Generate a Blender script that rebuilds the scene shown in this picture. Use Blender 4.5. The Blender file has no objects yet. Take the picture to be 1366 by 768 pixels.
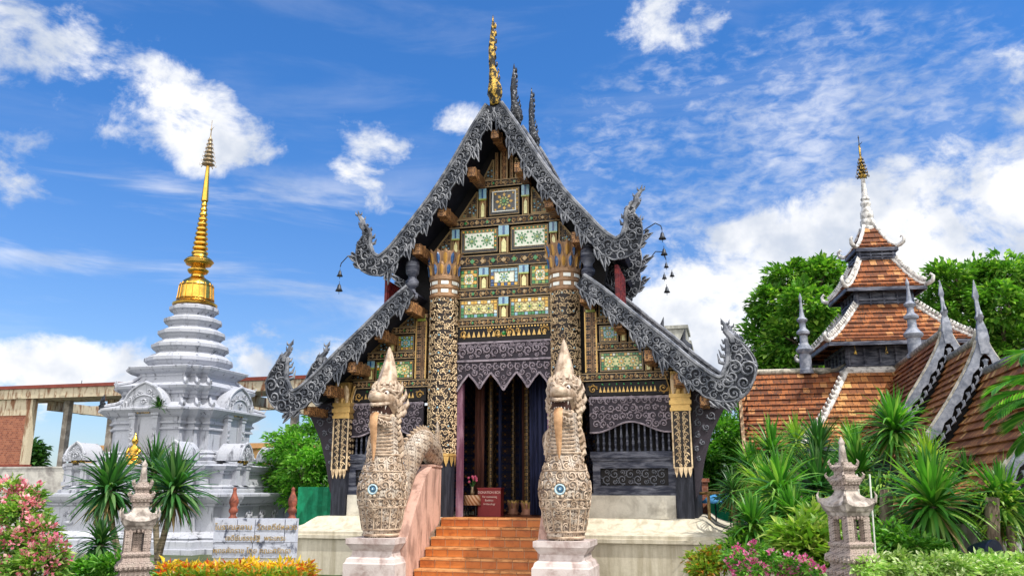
import bpy, math, random
from mathutils import Vector, Matrix, noise
R = math.radians; PI = math.pi
sin, cos = math.sin, math.cos
rnd = random.Random(7)
scn = bpy.context.scene
COL = scn.collection

# ------------------------------------------------------------ camera
cam_d = bpy.data.cameras.new('camera'); cam = bpy.data.objects.new('camera', cam_d); COL.objects.link(cam)
cam.location = (0, 0, 1.6); cam.rotation_euler = (R(90 + 13.67), 0, 0)
cam_d.sensor_width = 36; cam_d.lens = 36 * 1094 / 1366; cam_d.clip_start = .05; cam_d.clip_end = 3000
scn.camera = cam
# ------------------------------------------------------------ exposure
vs = scn.view_settings
vs.view_transform = 'Standard'; vs.look = 'None'; vs.gamma = 1; vs.use_curve_mapping = False
vs.exposure = 0.52
# ------------------------------------------------------------ sun + sky
SUN_EL, SUN_AZ = 58, 128          # azimuth clockwise from +Y
sd = bpy.data.lights.new('sun', 'SUN'); sd.energy = 3.1; sd.angle = R(.6); sd.color = (1, .95, .86)
so = bpy.data.objects.new('sun', sd); COL.objects.link(so)
sv = Vector((sin(R(SUN_AZ)) * cos(R(SUN_EL)), cos(R(SUN_AZ)) * cos(R(SUN_EL)), sin(R(SUN_EL))))
so.rotation_euler = sv.to_track_quat('Z', 'Y').to_euler(); so.location = sv * 60

def dirpx(px, py):
    f = 1094; p = R(13.67); dx = (px - 683) / f; dy = (384 - py) / f
    return Vector((dx, cos(p) - dy * sin(p), sin(p) + dy * cos(p))).normalized()

class NT:
    """small node tree writer"""
    def __init__(s, tree): s.t = tree; s.n = tree.nodes; s.l = tree.links
    def new(s, typ, **kw):
        n = s.n.new(typ)
        for k, v in kw.items(): setattr(n, k, v)
        return n
    def put(s, sock, v):
        if hasattr(v, 'is_output') or isinstance(v, bpy.types.NodeSocket): s.l.new(v, sock)
        elif v is not None:
            if sock.type == 'RGBA' and len(v) == 3: v = (*v, 1)
            sock.default_value = v
    def math(s, op, a, b=None, c=None, clamp=False):
        n = s.new('ShaderNodeMath', operation=op); n.use_clamp = clamp
        for i, v in enumerate((a, b, c)):
            if v is not None: s.put(n.inputs[i], v)
        return n.outputs[0]
    def vmath(s, op, a, b=None, scale=None):
        n = s.new('ShaderNodeVectorMath', operation=op)
        s.put(n.inputs[0], a)
        if b is not None: s.put(n.inputs[1], b)
        if scale is not None: s.put(n.inputs['Scale'], scale)
        return n.outputs['Value'] if op in ('DOT_PRODUCT', 'LENGTH', 'DISTANCE') else n.outputs[0]
    def mix(s, f, a, b, blend='MIX'):
        n = s.new('ShaderNodeMix', data_type='RGBA', blend_type=blend)
        s.put(n.inputs[0], f); s.put(n.inputs[6], a); s.put(n.inputs[7], b); return n.outputs[2]
    def ramp(s, v, a, b, lo=0., hi=1., smooth=True):
        n = s.new('ShaderNodeMapRange'); n.interpolation_type = 'SMOOTHSTEP' if smooth else 'LINEAR'
        s.put(n.inputs[0], v); s.put(n.inputs[1], a); s.put(n.inputs[2], b); s.put(n.inputs[3], lo); s.put(n.inputs[4], hi)
        return n.outputs[0]
    def noise(s, vec, scale, detail=3, rough=.5, dist=0., lac=2.):
        n = s.new('ShaderNodeTexNoise'); s.put(n.inputs['Vector'], vec); s.put(n.inputs['Scale'], scale)
        s.put(n.inputs['Detail'], detail); s.put(n.inputs['Roughness'], rough); s.put(n.inputs['Distortion'], dist)
        s.put(n.inputs['Lacunarity'], lac)
        return n.outputs['Fac']
    def comb(s, x, y, z=0.):
        n = s.new('ShaderNodeCombineXYZ'); s.put(n.inputs[0], x); s.put(n.inputs[1], y); s.put(n.inputs[2], z); return n.outputs[0]
    def sep(s, v):
        n = s.new('ShaderNodeSeparateXYZ'); s.put(n.inputs[0], v); return n.outputs

w = bpy.data.worlds.new('World'); scn.world = w; w.use_nodes = True
wt = w.node_tree; wt.nodes.clear(); T = NT(wt)
sky = T.new('ShaderNodeTexSky', sky_type='NISHITA'); sky.sun_disc = False
sky.sun_elevation = R(SUN_EL); sky.sun_rotation = R(SUN_AZ); sky.altitude = 300; sky.air_density = 1.15; sky.dust_density = .6; sky.ozone_density = 2.6
D = T.new('ShaderNodeTexCoord').outputs['Generated']
D = T.vmath('NORMALIZE', D)
dx, dy, dz = T.sep(D)
zc = T.math('MAXIMUM', T.math('ADD', dz, .12), .03)
flat = T.comb(T.math('DIVIDE', dx, zc), T.math('DIVIDE', dy, zc), 0.)
# puffy cumulus, each placed in its own direction
n1 = T.noise(T.vmath('MULTIPLY', D, (1, 1, 1.4)), 11, 9, .62, .3)
n1b = T.noise(D, 26, 5, .6, .2)
nn = T.math('ADD', T.math('MULTIPLY', T.math('SUBTRACT', n1, .5), 4.6), T.math('MULTIPLY', T.math('SUBTRACT', n1b, .5), 1.2))
acc = None
PUFF = [(52, 55, .085, .042, 1.0), (5, 100, .04, .03, .6), (210, 128, .050, .036, 1.2), (270, 178, .066, .038, 1.25), (175, 150, .04, .03, .5), (478, 212, .042, .035, .75), (490, 262, .018, .018, .5),
        (893, 30, .06, .028, .8), (1345, 100, .04, .03, .6), (1350, 158, .04, .018, .6), (620, 160, .02, .012, .35), (65, 150, .05, .02, .35), (12, 225, .03, .03, .5), (1285, 110, .05, .03, .3),
        (90, 500, .16, .035, 1.), (20, 180, .025, .015, .45), (340, 480, .12, .03, .75), (560, 560, .2, .05, .6),
        (1330, 270, .17, .05, 1.1), (1230, 300, .13, .055, 1.3), (1060, 330, .13, .045, 1.25), (950, 430, .09, .05, 1.0), (1100, 420, .3, .09, 1.4), (900, 500, .2, .08, 1.), (1400, 380, .2, .12, 1.3), (1560, 200, .2, .06, 1.)]
for (px, py, rx, rz, k) in PUFF:
    d = dirpx(px, py)
    e = T.vmath('MULTIPLY', T.vmath('SUBTRACT', D, tuple(d)), (1 / rx, 1 / rx, 1 / rz))
    q = T.vmath('DOT_PRODUCT', e, e)
    g = T.math('MULTIPLY', T.math('SUBTRACT', k, T.math('MULTIPLY', q, .62 * k)), 1.)
    g = T.math('MAXIMUM', g, -1.5)
    acc = g if acc is None else T.math('SMOOTH_MAX', acc, g, .25)
puff = T.ramp(T.math('ADD', acc, nn), .05, 1.15)
# mackerel layer to the right of the spire
e = T.vmath('MULTIPLY', T.vmath('SUBTRACT', D, tuple(dirpx(1050, 225))), (1 / .34, 1 / .34, 1 / .17))
reg = T.math('SUBTRACT', 1., T.vmath('DOT_PRODUCT', e, e))
rip = T.noise(T.vmath('MULTIPLY', D, (1., 1.0, 2.2)), 40, 4, .6, .3)
big = T.noise(flat, 2.0, 3, .5)
mack = T.math('MULTIPLY', T.ramp(T.math('ADD', T.math('ADD', T.math('MULTIPLY', reg, .28), T.math('MULTIPLY', T.math('SUBTRACT', big, .5), 1.2)), T.math('MULTIPLY', T.math('SUBTRACT', rip, .5), 1.5)), -.1, .9), .62)
mack = T.math('MULTIPLY', mack, T.ramp(reg, 0., .35))
# thin streaks
wis = T.noise(T.vmath('MULTIPLY', D, (1, 1, 5)), 3.2, 6, .6, .5)
e = T.vmath('MULTIPLY', T.vmath('SUBTRACT', D, tuple(dirpx(330, 330))), (1 / .42, 1 / .42, 1 / .1))
wr = T.ramp(T.math('SUBTRACT', 1., T.vmath('DOT_PRODUCT', e, e)), 0., .8)
wis = T.math('MULTIPLY', T.ramp(wis, .46, .72), T.math('ADD', .12, T.math('MULTIPLY', wr, .55)))
mask = T.math('MAXIMUM', puff, T.math('MAXIMUM', mack, wis))
# unseen broken cloud added behind the camera to fill the shaded hall front
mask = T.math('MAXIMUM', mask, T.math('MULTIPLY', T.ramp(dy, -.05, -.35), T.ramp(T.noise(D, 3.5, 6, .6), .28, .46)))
shade = T.noise(T.vmath('ADD', D, (.02, 0, .03)), 9, 5, .55)
cc = T.mix(T.ramp(shade, .36, .62), (5.6, 6.2, 7.3, 1), (9.6, 9.6, 9.7, 1))
tint = T.mix(T.ramp(dz, .02, .5), (.85, 1.02, 1.35, 1), (.44, 1.00, 1.62, 1))
skyc = T.mix(1., sky.outputs[0], tint, 'MULTIPLY')
cc = T.mix(T.ramp(dy, -.05, -.4), cc, (20, 19.5, 18.8, 1))  # added rear cloud made extra bright as fill light for the facade
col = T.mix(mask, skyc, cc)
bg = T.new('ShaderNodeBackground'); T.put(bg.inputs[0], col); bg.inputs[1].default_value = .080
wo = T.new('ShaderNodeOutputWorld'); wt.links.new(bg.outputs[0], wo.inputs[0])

# ------------------------------------------------------------ mesh writer
class MB:
    def __init__(s): s.v = []; s.f = []; s.m = []; s.uv = None; s.mi = 0
    def V(s, *p): s.v.append(tuple(p[0]) if len(p) == 1 else p); return len(s.v) - 1
    def F(s, *i): s.f.append(tuple(i)); s.m.append(s.mi)
    def box(s, x0, x1, y0, y1, z0, z1):
        b = len(s.v)
        for z in (z0, z1):
            s.v += [(x0, y0, z), (x1, y0, z), (x1, y1, z), (x0, y1, z)]
        for q in ((3, 2, 1, 0), (4, 5, 6, 7), (0, 1, 5, 4), (1, 2, 6, 5), (2, 3, 7, 6), (3, 0, 4, 7)):
            s.F(*[b + k for k in q])
    def cbox(s, c, sx, sy, sz, M=None):
        b = len(s.v)
        for dz_ in (-.5, .5):
            for a, c_ in ((-.5, -.5), (.5, -.5), (.5, .5), (-.5, .5)):
                p = Vector((a * sx, c_ * sy, dz_ * sz))
                if M: p = M @ p
                s.v.append(tuple(p + Vector(c)))
        for q in ((3, 2, 1, 0), (4, 5, 6, 7), (0, 1, 5, 4), (1, 2, 6, 5), (2, 3, 7, 6), (3, 0, 4, 7)):
            s.F(*[b + k for k in q])
    def beam(s, a, b, w_, h):
        """rectangular bar from a to b"""
        a = Vector(a); b = Vector(b); d = (b - a); L_ = d.length; d.normalize()
        up = Vector((0, 0, 1)) if abs(d.z) < .95 else Vector((0, 1, 0))
        sx = d.cross(up).normalized(); uz = sx.cross(d)
        M = Matrix((sx, d, uz)).transposed()
        s.cbox((a + b) / 2, w_, L_, h, M)
    def loft(s, rings, cap=True, closed=True):
        n = len(rings[0]); base = len(s.v)
        for r in rings: s.v += [tuple(p) for p in r]
        for i in range(len(rings) - 1):
            for k in range(n if closed else n - 1):
                a = base + i * n + k; b = base + i * n + (k + 1) % n
                s.F(a, b, b + n, a + n)
        if cap and closed:
            s.F(*[base + k for k in reversed(range(n))]); s.F(*[base + (len(rings) - 1) * n + k for k in range(n)])
    def lathe(s, prof, c=(0, 0), n=16, sx=1., sy=1., rot=0., cap=True):
        s.loft([[(c[0] + r * sx * cos(rot + 2 * PI * k / n), c[1] + r * sy * sin(rot + 2 * PI * k / n), z) for k in range(n)] for (r, z) in prof], cap)
    def tube(s, pts, rad, n=6, cap=True, flat_=None):
        pts = [Vector(p) for p in pts]; rings = []
        m_ = len(pts); prev = None
        for i, p in enumerate(pts):
            t = (pts[min(i + 1, m_ - 1)] - pts[max(i - 1, 0)])
            if t.length < 1e-9: t = Vector((0, 0, 1))
            t.normalize()
            if prev is None:
                ref = Vector((0, 1, 0)) if abs(t.y) < .9 else Vector((0, 0, 1)); u = t.cross(ref).normalized()
            else:
                u = (prev - t * prev.dot(t)); u = u.normalized() if u.length > 1e-6 else t.orthogonal().normalized()
            prev = u; v_ = t.cross(u)
            r = rad[i] if isinstance(rad, (list, tuple)) else rad
            rings.append([p + u * r * cos(2 * PI * k / n) + v_ * r * sin(2 * PI * k / n) for k in range(n)])
        s.loft(rings, cap)
    def poly_y(s, pts, y0, y1):
        """extrude an x,z outline between y0 (front) and y1"""
        n = len(pts); b = len(s.v)
        s.v += [(x, y0, z) for x, z in pts] + [(x, y1, z) for x, z in pts]
        s.F(*[b + k for k in range(n)]); s.F(*[b + n + k for k in reversed(range(n))])
        for k in range(n):
            a = b + k; c = b + (k + 1) % n; s.F(a, a + n, c + n, c)
    def poly_x(s, pts, x0, x1):
        n = len(pts); b = len(s.v)
        s.v += [(x0, y, z) for y, z in pts] + [(x1, y, z) for y, z in pts]
        s.F(*[b + k for k in range(n)]); s.F(*[b + n + k for k in reversed(range(n))])
        for k in range(n):
            a = b + k; c = b + (k + 1) % n; s.F(a, c, c + n, a + n)
    def ball(s, c, r, n=8, m_=6, sx=1, sy=1, sz=1):
        s.lathe_at(c, [(r * max(sin(PI * i / m_), .02), -r * cos(PI * i / m_)) for i in range(m_ + 1)], n, sx, sy, sz)
    def lathe_at(s, c, prof, n=8, sx=1, sy=1, sz=1):
        s.loft([[(c[0] + r * sx * cos(2 * PI * k / n), c[1] + r * sy * sin(2 * PI * k / n), c[2] + z * sz) for k in range(n)] for r, z in prof])
    def add(s, o, M=None, mirror=False):
        b = len(s.v)
        for p in o.v:
            q = M @ Vector(p) if M else Vector(p)
            s.v.append((-q.x, q.y, q.z) if mirror else tuple(q))
        for f, m_ in zip(o.f, o.m):
            f = [b + k for k in f]
            s.f.append(tuple(reversed(f)) if mirror else tuple(f)); s.m.append(m_)
    def mir(s):
        o = MB(); o.add(s, None, True)
        o.uv = s.uv and [list(reversed(u)) for u in s.uv]
        return o
    def both(s):
        o = MB(); o.add(s); o.add(s, None, True); return o
    def build(s, name, mats, parent=None, smooth=False, loc=None, rotz=0., fixn=True, label=None, auto=None):
        me = bpy.data.meshes.new(name); me.from_pydata(s.v, [], s.f)
        if not isinstance(mats, (list, tuple)): mats = [mats]
        for m_ in mats: me.materials.append(m_)
        if len(mats) > 1: me.polygons.foreach_set('material_index', s.m)
        if smooth: me.polygons.foreach_set('use_smooth', [True] * len(me.polygons))
        if s.uv:
            ul = me.uv_layers.new(name='UVMap'); flat_ = [c for f in s.uv for p in f for c in p]
            ul.data.foreach_set('uv', flat_)
        me.update()
        if fixn and not s.uv:
            import bmesh
            bm = bmesh.new(); bm.from_mesh(me); bmesh.ops.recalc_face_normals(bm, faces=bm.faces); bm.to_mesh(me); bm.free()
        if auto: me.set_sharp_from_angle(angle=R(auto))
        o = bpy.data.objects.new(name, me); COL.objects.link(o)
        if parent: o.parent = parent
        if loc is not None: o.location = loc
        o.rotation_euler.z = rotz
        if label: o['label'] = label
        return o

def tag(o, label, cat, group=None, kind=None):
    if label: o['label'] = label
    if cat: o['category'] = cat
    if group: o['group'] = group
    if kind: o['kind'] = kind
    return o
def thing(name, label, cat, loc=(0, 0, 0), rotz=0., group=None):
    o = bpy.data.objects.new(name, None); COL.objects.link(o); o.location = loc; o.rotation_euler.z = rotz
    o.empty_display_size = .2
    return tag(o, label, cat, group)
def copy_tree(o, parent=None):
    c = o.copy(); COL.objects.link(c); c.parent = parent
    for ch in list(o.children): copy_tree(ch, c)
    return c
A = R(14.6)
OX, OY = -.16, 16.5
def FR(x, y, z=0.):
    """temple frame to world"""
    return (OX + cos(A) * x + sin(A) * y, OY - sin(A) * x + cos(A) * y, z)
def at(px, Y, z=0.):
    """a ground position seen at column px, Y metres away"""
    d = dirpx(px, 650); return (d.x / d.y * Y, Y, z)

# ------------------------------------------------------------ materials
def mat(name, rough=.7, metal=0., spec=.4):
    m = bpy.data.materials.new(name); m.use_nodes = True
    t = NT(m.node_tree); b = m.node_tree.nodes['Principled BSDF']
    b.inputs['Roughness'].default_value = rough; b.inputs['Metallic'].default_value = metal
    b.inputs['Specular IOR Level'].default_value = spec
    return m, t, b
def objc(t): return t.new('ShaderNodeTexCoord').outputs['Object']
def bump(t, b, h, strength=.5, dist=.02):
    n = t.new('ShaderNodeBump'); n.inputs['Strength'].default_value = strength; n.inputs['Distance'].default_value = dist
    t.put(n.inputs['Height'], h); t.l.new(n.outputs[0], b.inputs['Normal'])
def plain(name, c, rough=.7, metal=0., var=.25, scale=6., bmp=.3, bdist=.01, detail=4, spec=.4, grain=None):
    m, t, b = mat(name, rough, metal, spec)
    p = objc(t)
    n = t.noise(p, scale, detail, .6); n2 = t.noise(p, scale * 7, 3, .6)
    f = t.math('ADD', t.math('MULTIPLY', t.math('SUBTRACT', n, .5), var * 3), t.math('MULTIPLY', t.math('SUBTRACT', n2, .5), var * 1.5))
    f = t.math('ADD', f, 1.)
    col_ = t.vmath('SCALE', t.comb(*c), scale=f)
    t.l.new(col_, b.inputs['Base Color'])
    bump(t, b, t.math('ADD', n2, n), bmp, bdist)
    return m
def two(name, c1, c2, rough=.75, scale=4., lo=.4, hi=.62, stretch=(1, 1, 1), metal=0., bmp=.4, bdist=.01, detail=6, fine=.15, spec=.3, dist=.3):
    """two tones mixed by noise: weathering"""
    m, t, b = mat(name, rough, metal, spec)
    p = t.vmath('MULTIPLY', objc(t), stretch)
    n = t.noise(p, scale, detail, .62, dist); n2 = t.noise(objc(t), scale * 9, 3, .6)
    c = t.mix(t.ramp(n, lo, hi), c1, c2)
    c = t.vmath('SCALE', c, scale=t.math('ADD', 1 - fine, t.math('MULTIPLY', n2, fine * 2)))
    t.l.new(c, b.inputs['Base Color']); bump(t, b, t.math('ADD', n, n2), bmp, bdist)
    return m
def damask(name, cf, cb, tile=.34, scale=9., w1=.045, metal=.3, rough=.45, accent=None, bdist=.012, cf2=None, tv=None, seed=0., strength=.9, edge=.03):
    """mirrored scroll ornament raised over a darker ground"""
    m, t, b = mat(name, rough, 0., .5)
    p = t.sep(objc(t))
    u = t.math('ADD', p[0], p[1]); v = t.math('ADD', p[2], t.math('MULTIPLY', p[1], .35))
    pu = t.math('PINGPONG', u, tile / 2); pv = t.math('PINGPONG', v, (tv or tile) / 2)
    q = t.comb(pu, pv, seed)
    n = t.noise(q, scale, 2, .45, 1.1)
    band = t.math('ABSOLUTE', t.math('SUBTRACT', t.math('FRACT', t.math('MULTIPLY', n, 5.)), .5))
    k = t.ramp(band, .5 - .5 * w1 * 10 - edge, .5 - .5 * w1 * 10 + edge)
    # lattice of rosettes at the mirror lines
    r = t.vmath('LENGTH', t.comb(pu, pv, 0.))
    ros = t.ramp(t.math('ABSOLUTE', t.math('SUBTRACT', r, tile * .13)), tile * .035, tile * .055, 1., 0.)
    k = t.math('MAXIMUM', k, ros)
    wear = t.noise(objc(t), 5., 4, .6)
    front = t.mix(t.ramp(wear, .35, .65), cf, cf2 or tuple(x * .6 for x in cf))
    c = t.mix(k, cb, front)
    if accent:
        dot = t.ramp(r, tile * .07, tile * .09, 1., 0.)
        c = t.mix(dot, c, accent); k = t.math('MAXIMUM', k, dot)
    t.l.new(c, b.inputs['Base Color'])
    t.l.new(t.math('MULTIPLY', k, metal), b.inputs['Metallic'])
    bump(t, b, k, strength, bdist)
    return m
def tiles(name, c1, c2, dark, row=.11, wid=.14, light=None, moss=.25):
    """roof tiles: one colour per tile from UV (metres)"""
    m, t, b = mat(name, .8, 0., .3)
    uv = t.new('ShaderNodeUVMap').outputs[0]; s_ = t.sep(uv)
    rowi = t.math('FLOOR', t.math('DIVIDE', s_[1], row))
    ui = t.math('FLOOR', t.math('ADD', t.math('DIVIDE', s_[0], wid), t.math('MULTIPLY', rowi, .5)))
    wn = t.new('ShaderNodeTexWhiteNoise', noise_dimensions='2D'); t.put(wn.inputs['Vector'], t.comb(ui, rowi, 0.))
    per = wn.outputs['Value']
    blot = t.noise(objc(t), 1.6, 6, .65, .3)
    f = t.math('ADD', t.math('MULTIPLY', per, .55), t.math('MULTIPLY', t.math('SUBTRACT', blot, .5), 1.5))
    c = t.mix(t.ramp(f, .0, .7), c1, c2)
    if light: c = t.mix(t.ramp(wn.outputs['Value'], .8, .95, 0., .7), c, light)
    sp = t.noise(objc(t), 26, 4, .7)
    c = t.mix(t.math('MULTIPLY', t.ramp(t.math('ADD', t.math('MULTIPLY', sp, .7), t.math('MULTIPLY', blot, .5)), .60, .74), moss * 3), c, dark)
    # joints
    fr = t.math('FRACT', t.math('ADD', t.math('DIVIDE', s_[0], wid), t.math('MULTIPLY', rowi, .5)))
    j = t.ramp(t.math('ABSOLUTE', t.math('SUBTRACT', fr, .5)), .43, .48)
    c = t.mix(t.math('MULTIPLY', j, .75), c, dark)
    t.l.new(c, b.inputs['Base Color'])
    bump(t, b, t.math('SUBTRACT', t.math('MULTIPLY', sp, .4), j), .5, .012)
    return m
M = {}
M['gold_pattern'] = damask('gilded scroll pattern', (.76, .61, .43), (.016, .011, .010), .27, 8.5, .038, .1, .5, (.10, .36, .45), cf2=(.52, .38, .26), tv=.36)
M['gold_relief'] = two('worn gilt relief', (.32, .21, .12), (.78, .60, .38), .45, 9, .3, .58, metal=.1, bmp=.3, fine=.2)
M['gold_relief2'] = two('copper gilt relief', (.24, .13, .055), (.70, .46, .23), .45, 9, .3, .58, metal=.1, bmp=.3, fine=.2)
M['lacquer'] = plain('black brown lacquer', (.020, .013, .011), .5)
M['gold_beam'] = damask('gilded beam pattern', (.60, .38, .21), (.014, .007, .005), .17, 14, .038, .2, .45, cf2=(.30, .15, .065), bdist=.01)
M['gold_frieze'] = damask('dark frieze with gold leaf', (.52, .40, .22), (.014, .012, .014), .26, 12, .035, .2, .45, (.14, .45, .25))
M['tri_pattern'] = damask('gable infill carving', (.42, .27, .12), (.008, .007, .009), .22, 15, .036, .2, .45, (.06, .28, .2))
M['wood_carved'] = damask('carved grey violet timber', (.34, .29, .33), (.008, .006, .010), .40, 8, .045, 0., .55, cf2=(.20, .165, .20), bdist=.03)
M['wood_relief'] = two('carved violet timber relief', (.12, .10, .125), (.36, .31, .36), .55, 9, .3, .6, bmp=.4)
M['wood_ground'] = plain('dark violet timber ground', (.035, .028, .04), .7)
M['wood_carved2r'] = two('carved slate relief', (.05, .055, .07), (.19, .20, .24), .6, 9, .3, .6)
M['wood_carved2'] = damask('carved slate timber', (.22, .225, .26), (.008, .008, .012), .30, 10, .045, 0., .6, cf2=(.12, .12, .15), bdist=.03)
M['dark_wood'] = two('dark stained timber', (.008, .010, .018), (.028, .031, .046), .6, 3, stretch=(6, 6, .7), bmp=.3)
M['blue_wood'] = two('worn blue black timber', (.022, .027, .05), (.19, .20, .25), .55, 2.6, .38, .7, stretch=(1, 1, 5), bmp=.3)
M['black'] = plain('blackened wood', (.012, .011, .013), .7)
M['soffit'] = plain('dark soffit boards', (.016, .018, .034), .75)
M['silver'] = two('weathered silver grey carving', (.06, .068, .088), (.27, .28, .31), .5, 5, .36, .68, bmp=.4, bdist=.01, fine=.3)
M['silver_dark'] = two('shadow grey board', (.010, .012, .018), (.04, .046, .062), .7, 5, bmp=.4)  # paints gap shade behind the board carving; crests and spikes are simply dark
M['purlin'] = damask('gilded purlin', (.58, .30, .12), (.07, .028, .012), .16, 18, .05, .2, .5, cf2=(.33, .16, .06), bdist=.008)
M['gold_plain'] = plain('aged gilding', (.66, .43, .15), .38, .55, .25, 14, .3)
M['band'] = plain('brown ring', (.34, .20, .11), .5, .1, .25, 12)
M['white_tile'] = plain('white glass tile', (.85, .88, .84), .2, 0, .08)
def glass(n_, c): return plain(n_, c, .18, .0, .3, 30, .2, spec=.8)
M['g_green'] = glass('green mirror glass', (.015, .24, .05)); M['g_lime'] = glass('lime mirror glass', (.40, .50, .10))
M['g_yel'] = glass('amber mirror glass', (.80, .46, .04)); M['g_blue'] = glass('blue mirror glass', (.02, .09, .26))
M['g_cyan'] = glass('pale blue glass', (.28, .52, .66)); M['g_white'] = glass('pale mirror glass', (.86, .90, .76)); M['g_cream'] = glass('cream glass', (.85, .80, .36))
M['g_black'] = glass('black glass', (.008, .010, .012)); M['g_gold'] = plain('gilt strip', (.36, .25, .12), .4, .3, .2, 20)
M['bronze'] = plain('tarnished bronze', (.045, .05, .06), .45, .6)
M['gold'] = plain('polished gilding', (.72, .42, .075), .2, 1., .35, 6, .6)
M['gold_old'] = two('flaked gilding', (.035, .03, .02), (.66, .42, .08), .4, 12, .46, .58, metal=.4, bmp=.8, bdist=.02)
M['finial_dark'] = two('weathered lacquer', (.015, .018, .025), (.32, .33, .36), .5, 16, .52, .66, bmp=.8, bdist=.02)
M['red_board'] = two('dark red lacquer board', (.10, .012, .02), (.22, .03, .03), .5, 4, stretch=(1, 1, 4))
M['chedi'] = two('lime plaster greyed by rain', (.085, .09, .11), (.42, .435, .485), .8, 2.9, .29, .46, stretch=(2.6, 2.6, .35), bmp=.4, bdist=.012, fine=.2)
# ============================================================ TEMPLE HALL
def catmull(P_, n):
    """P_ list of tuples -> n samples per span"""
    out = []; K = len(P_)
    for i in range(K - 1):
        p0 = P_[max(i - 1, 0)]; p1 = P_[i]; p2 = P_[i + 1]; p3 = P_[min(i + 2, K - 1)]
        for k in range(n):
            t = k / n
            out.append(tuple(.5 * ((2 * b) + (c - a) * t + (2 * a - 5 * b + 4 * c - d) * t * t + (-a + 3 * b - 3 * c + d) * t ** 3) for a, b, c, d in zip(p0, p1, p2, p3)))
    out.append(tuple(P_[-1])); return out
def spiral_pts(cx, cz, r, a0, turns, sgn, y, n=16, bulge=.02):
    pts = []
    for i in range(n + 1):
        t = i / n; rr = r * (1 - t) ** .8 + r * .06; a = a0 + sgn * turns * 2 * PI * t
        pts.append((cx + rr * cos(a), y - bulge * sin(PI * min(1, t * 1.2)), cz + rr * sin(a)))
    return pts
def scroll(mb, cx, cz, r, a0, sgn, y, thick, turns=1.35, n=13, leaf=True):
    mb.tube(spiral_pts(cx, cz, r, a0, turns, sgn, y, n, thick * .6), [thick * (1.0 - .55 * i / n) for i in range(n + 1)], 4, True)
    if leaf:   # little flames on the outside of the curl
        for k in range(3):
            a = a0 + sgn * (.5 + k * .95); d = a + sgn * .9
            x, z = cx + r * .95 * cos(a), cz + r * .95 * sin(a)
            mb.tube([(x, y, z), (x + r * .32 * cos(a), y - thick * .4, z + r * .32 * sin(a)), (x + r * .5 * cos(d), y, z + r * .5 * sin(d))], [thick * .8, thick * .6, thick * .1], 4)
    mb.ball((cx, y - thick * .4, cz), thick * 1.1, 5, 3)

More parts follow.
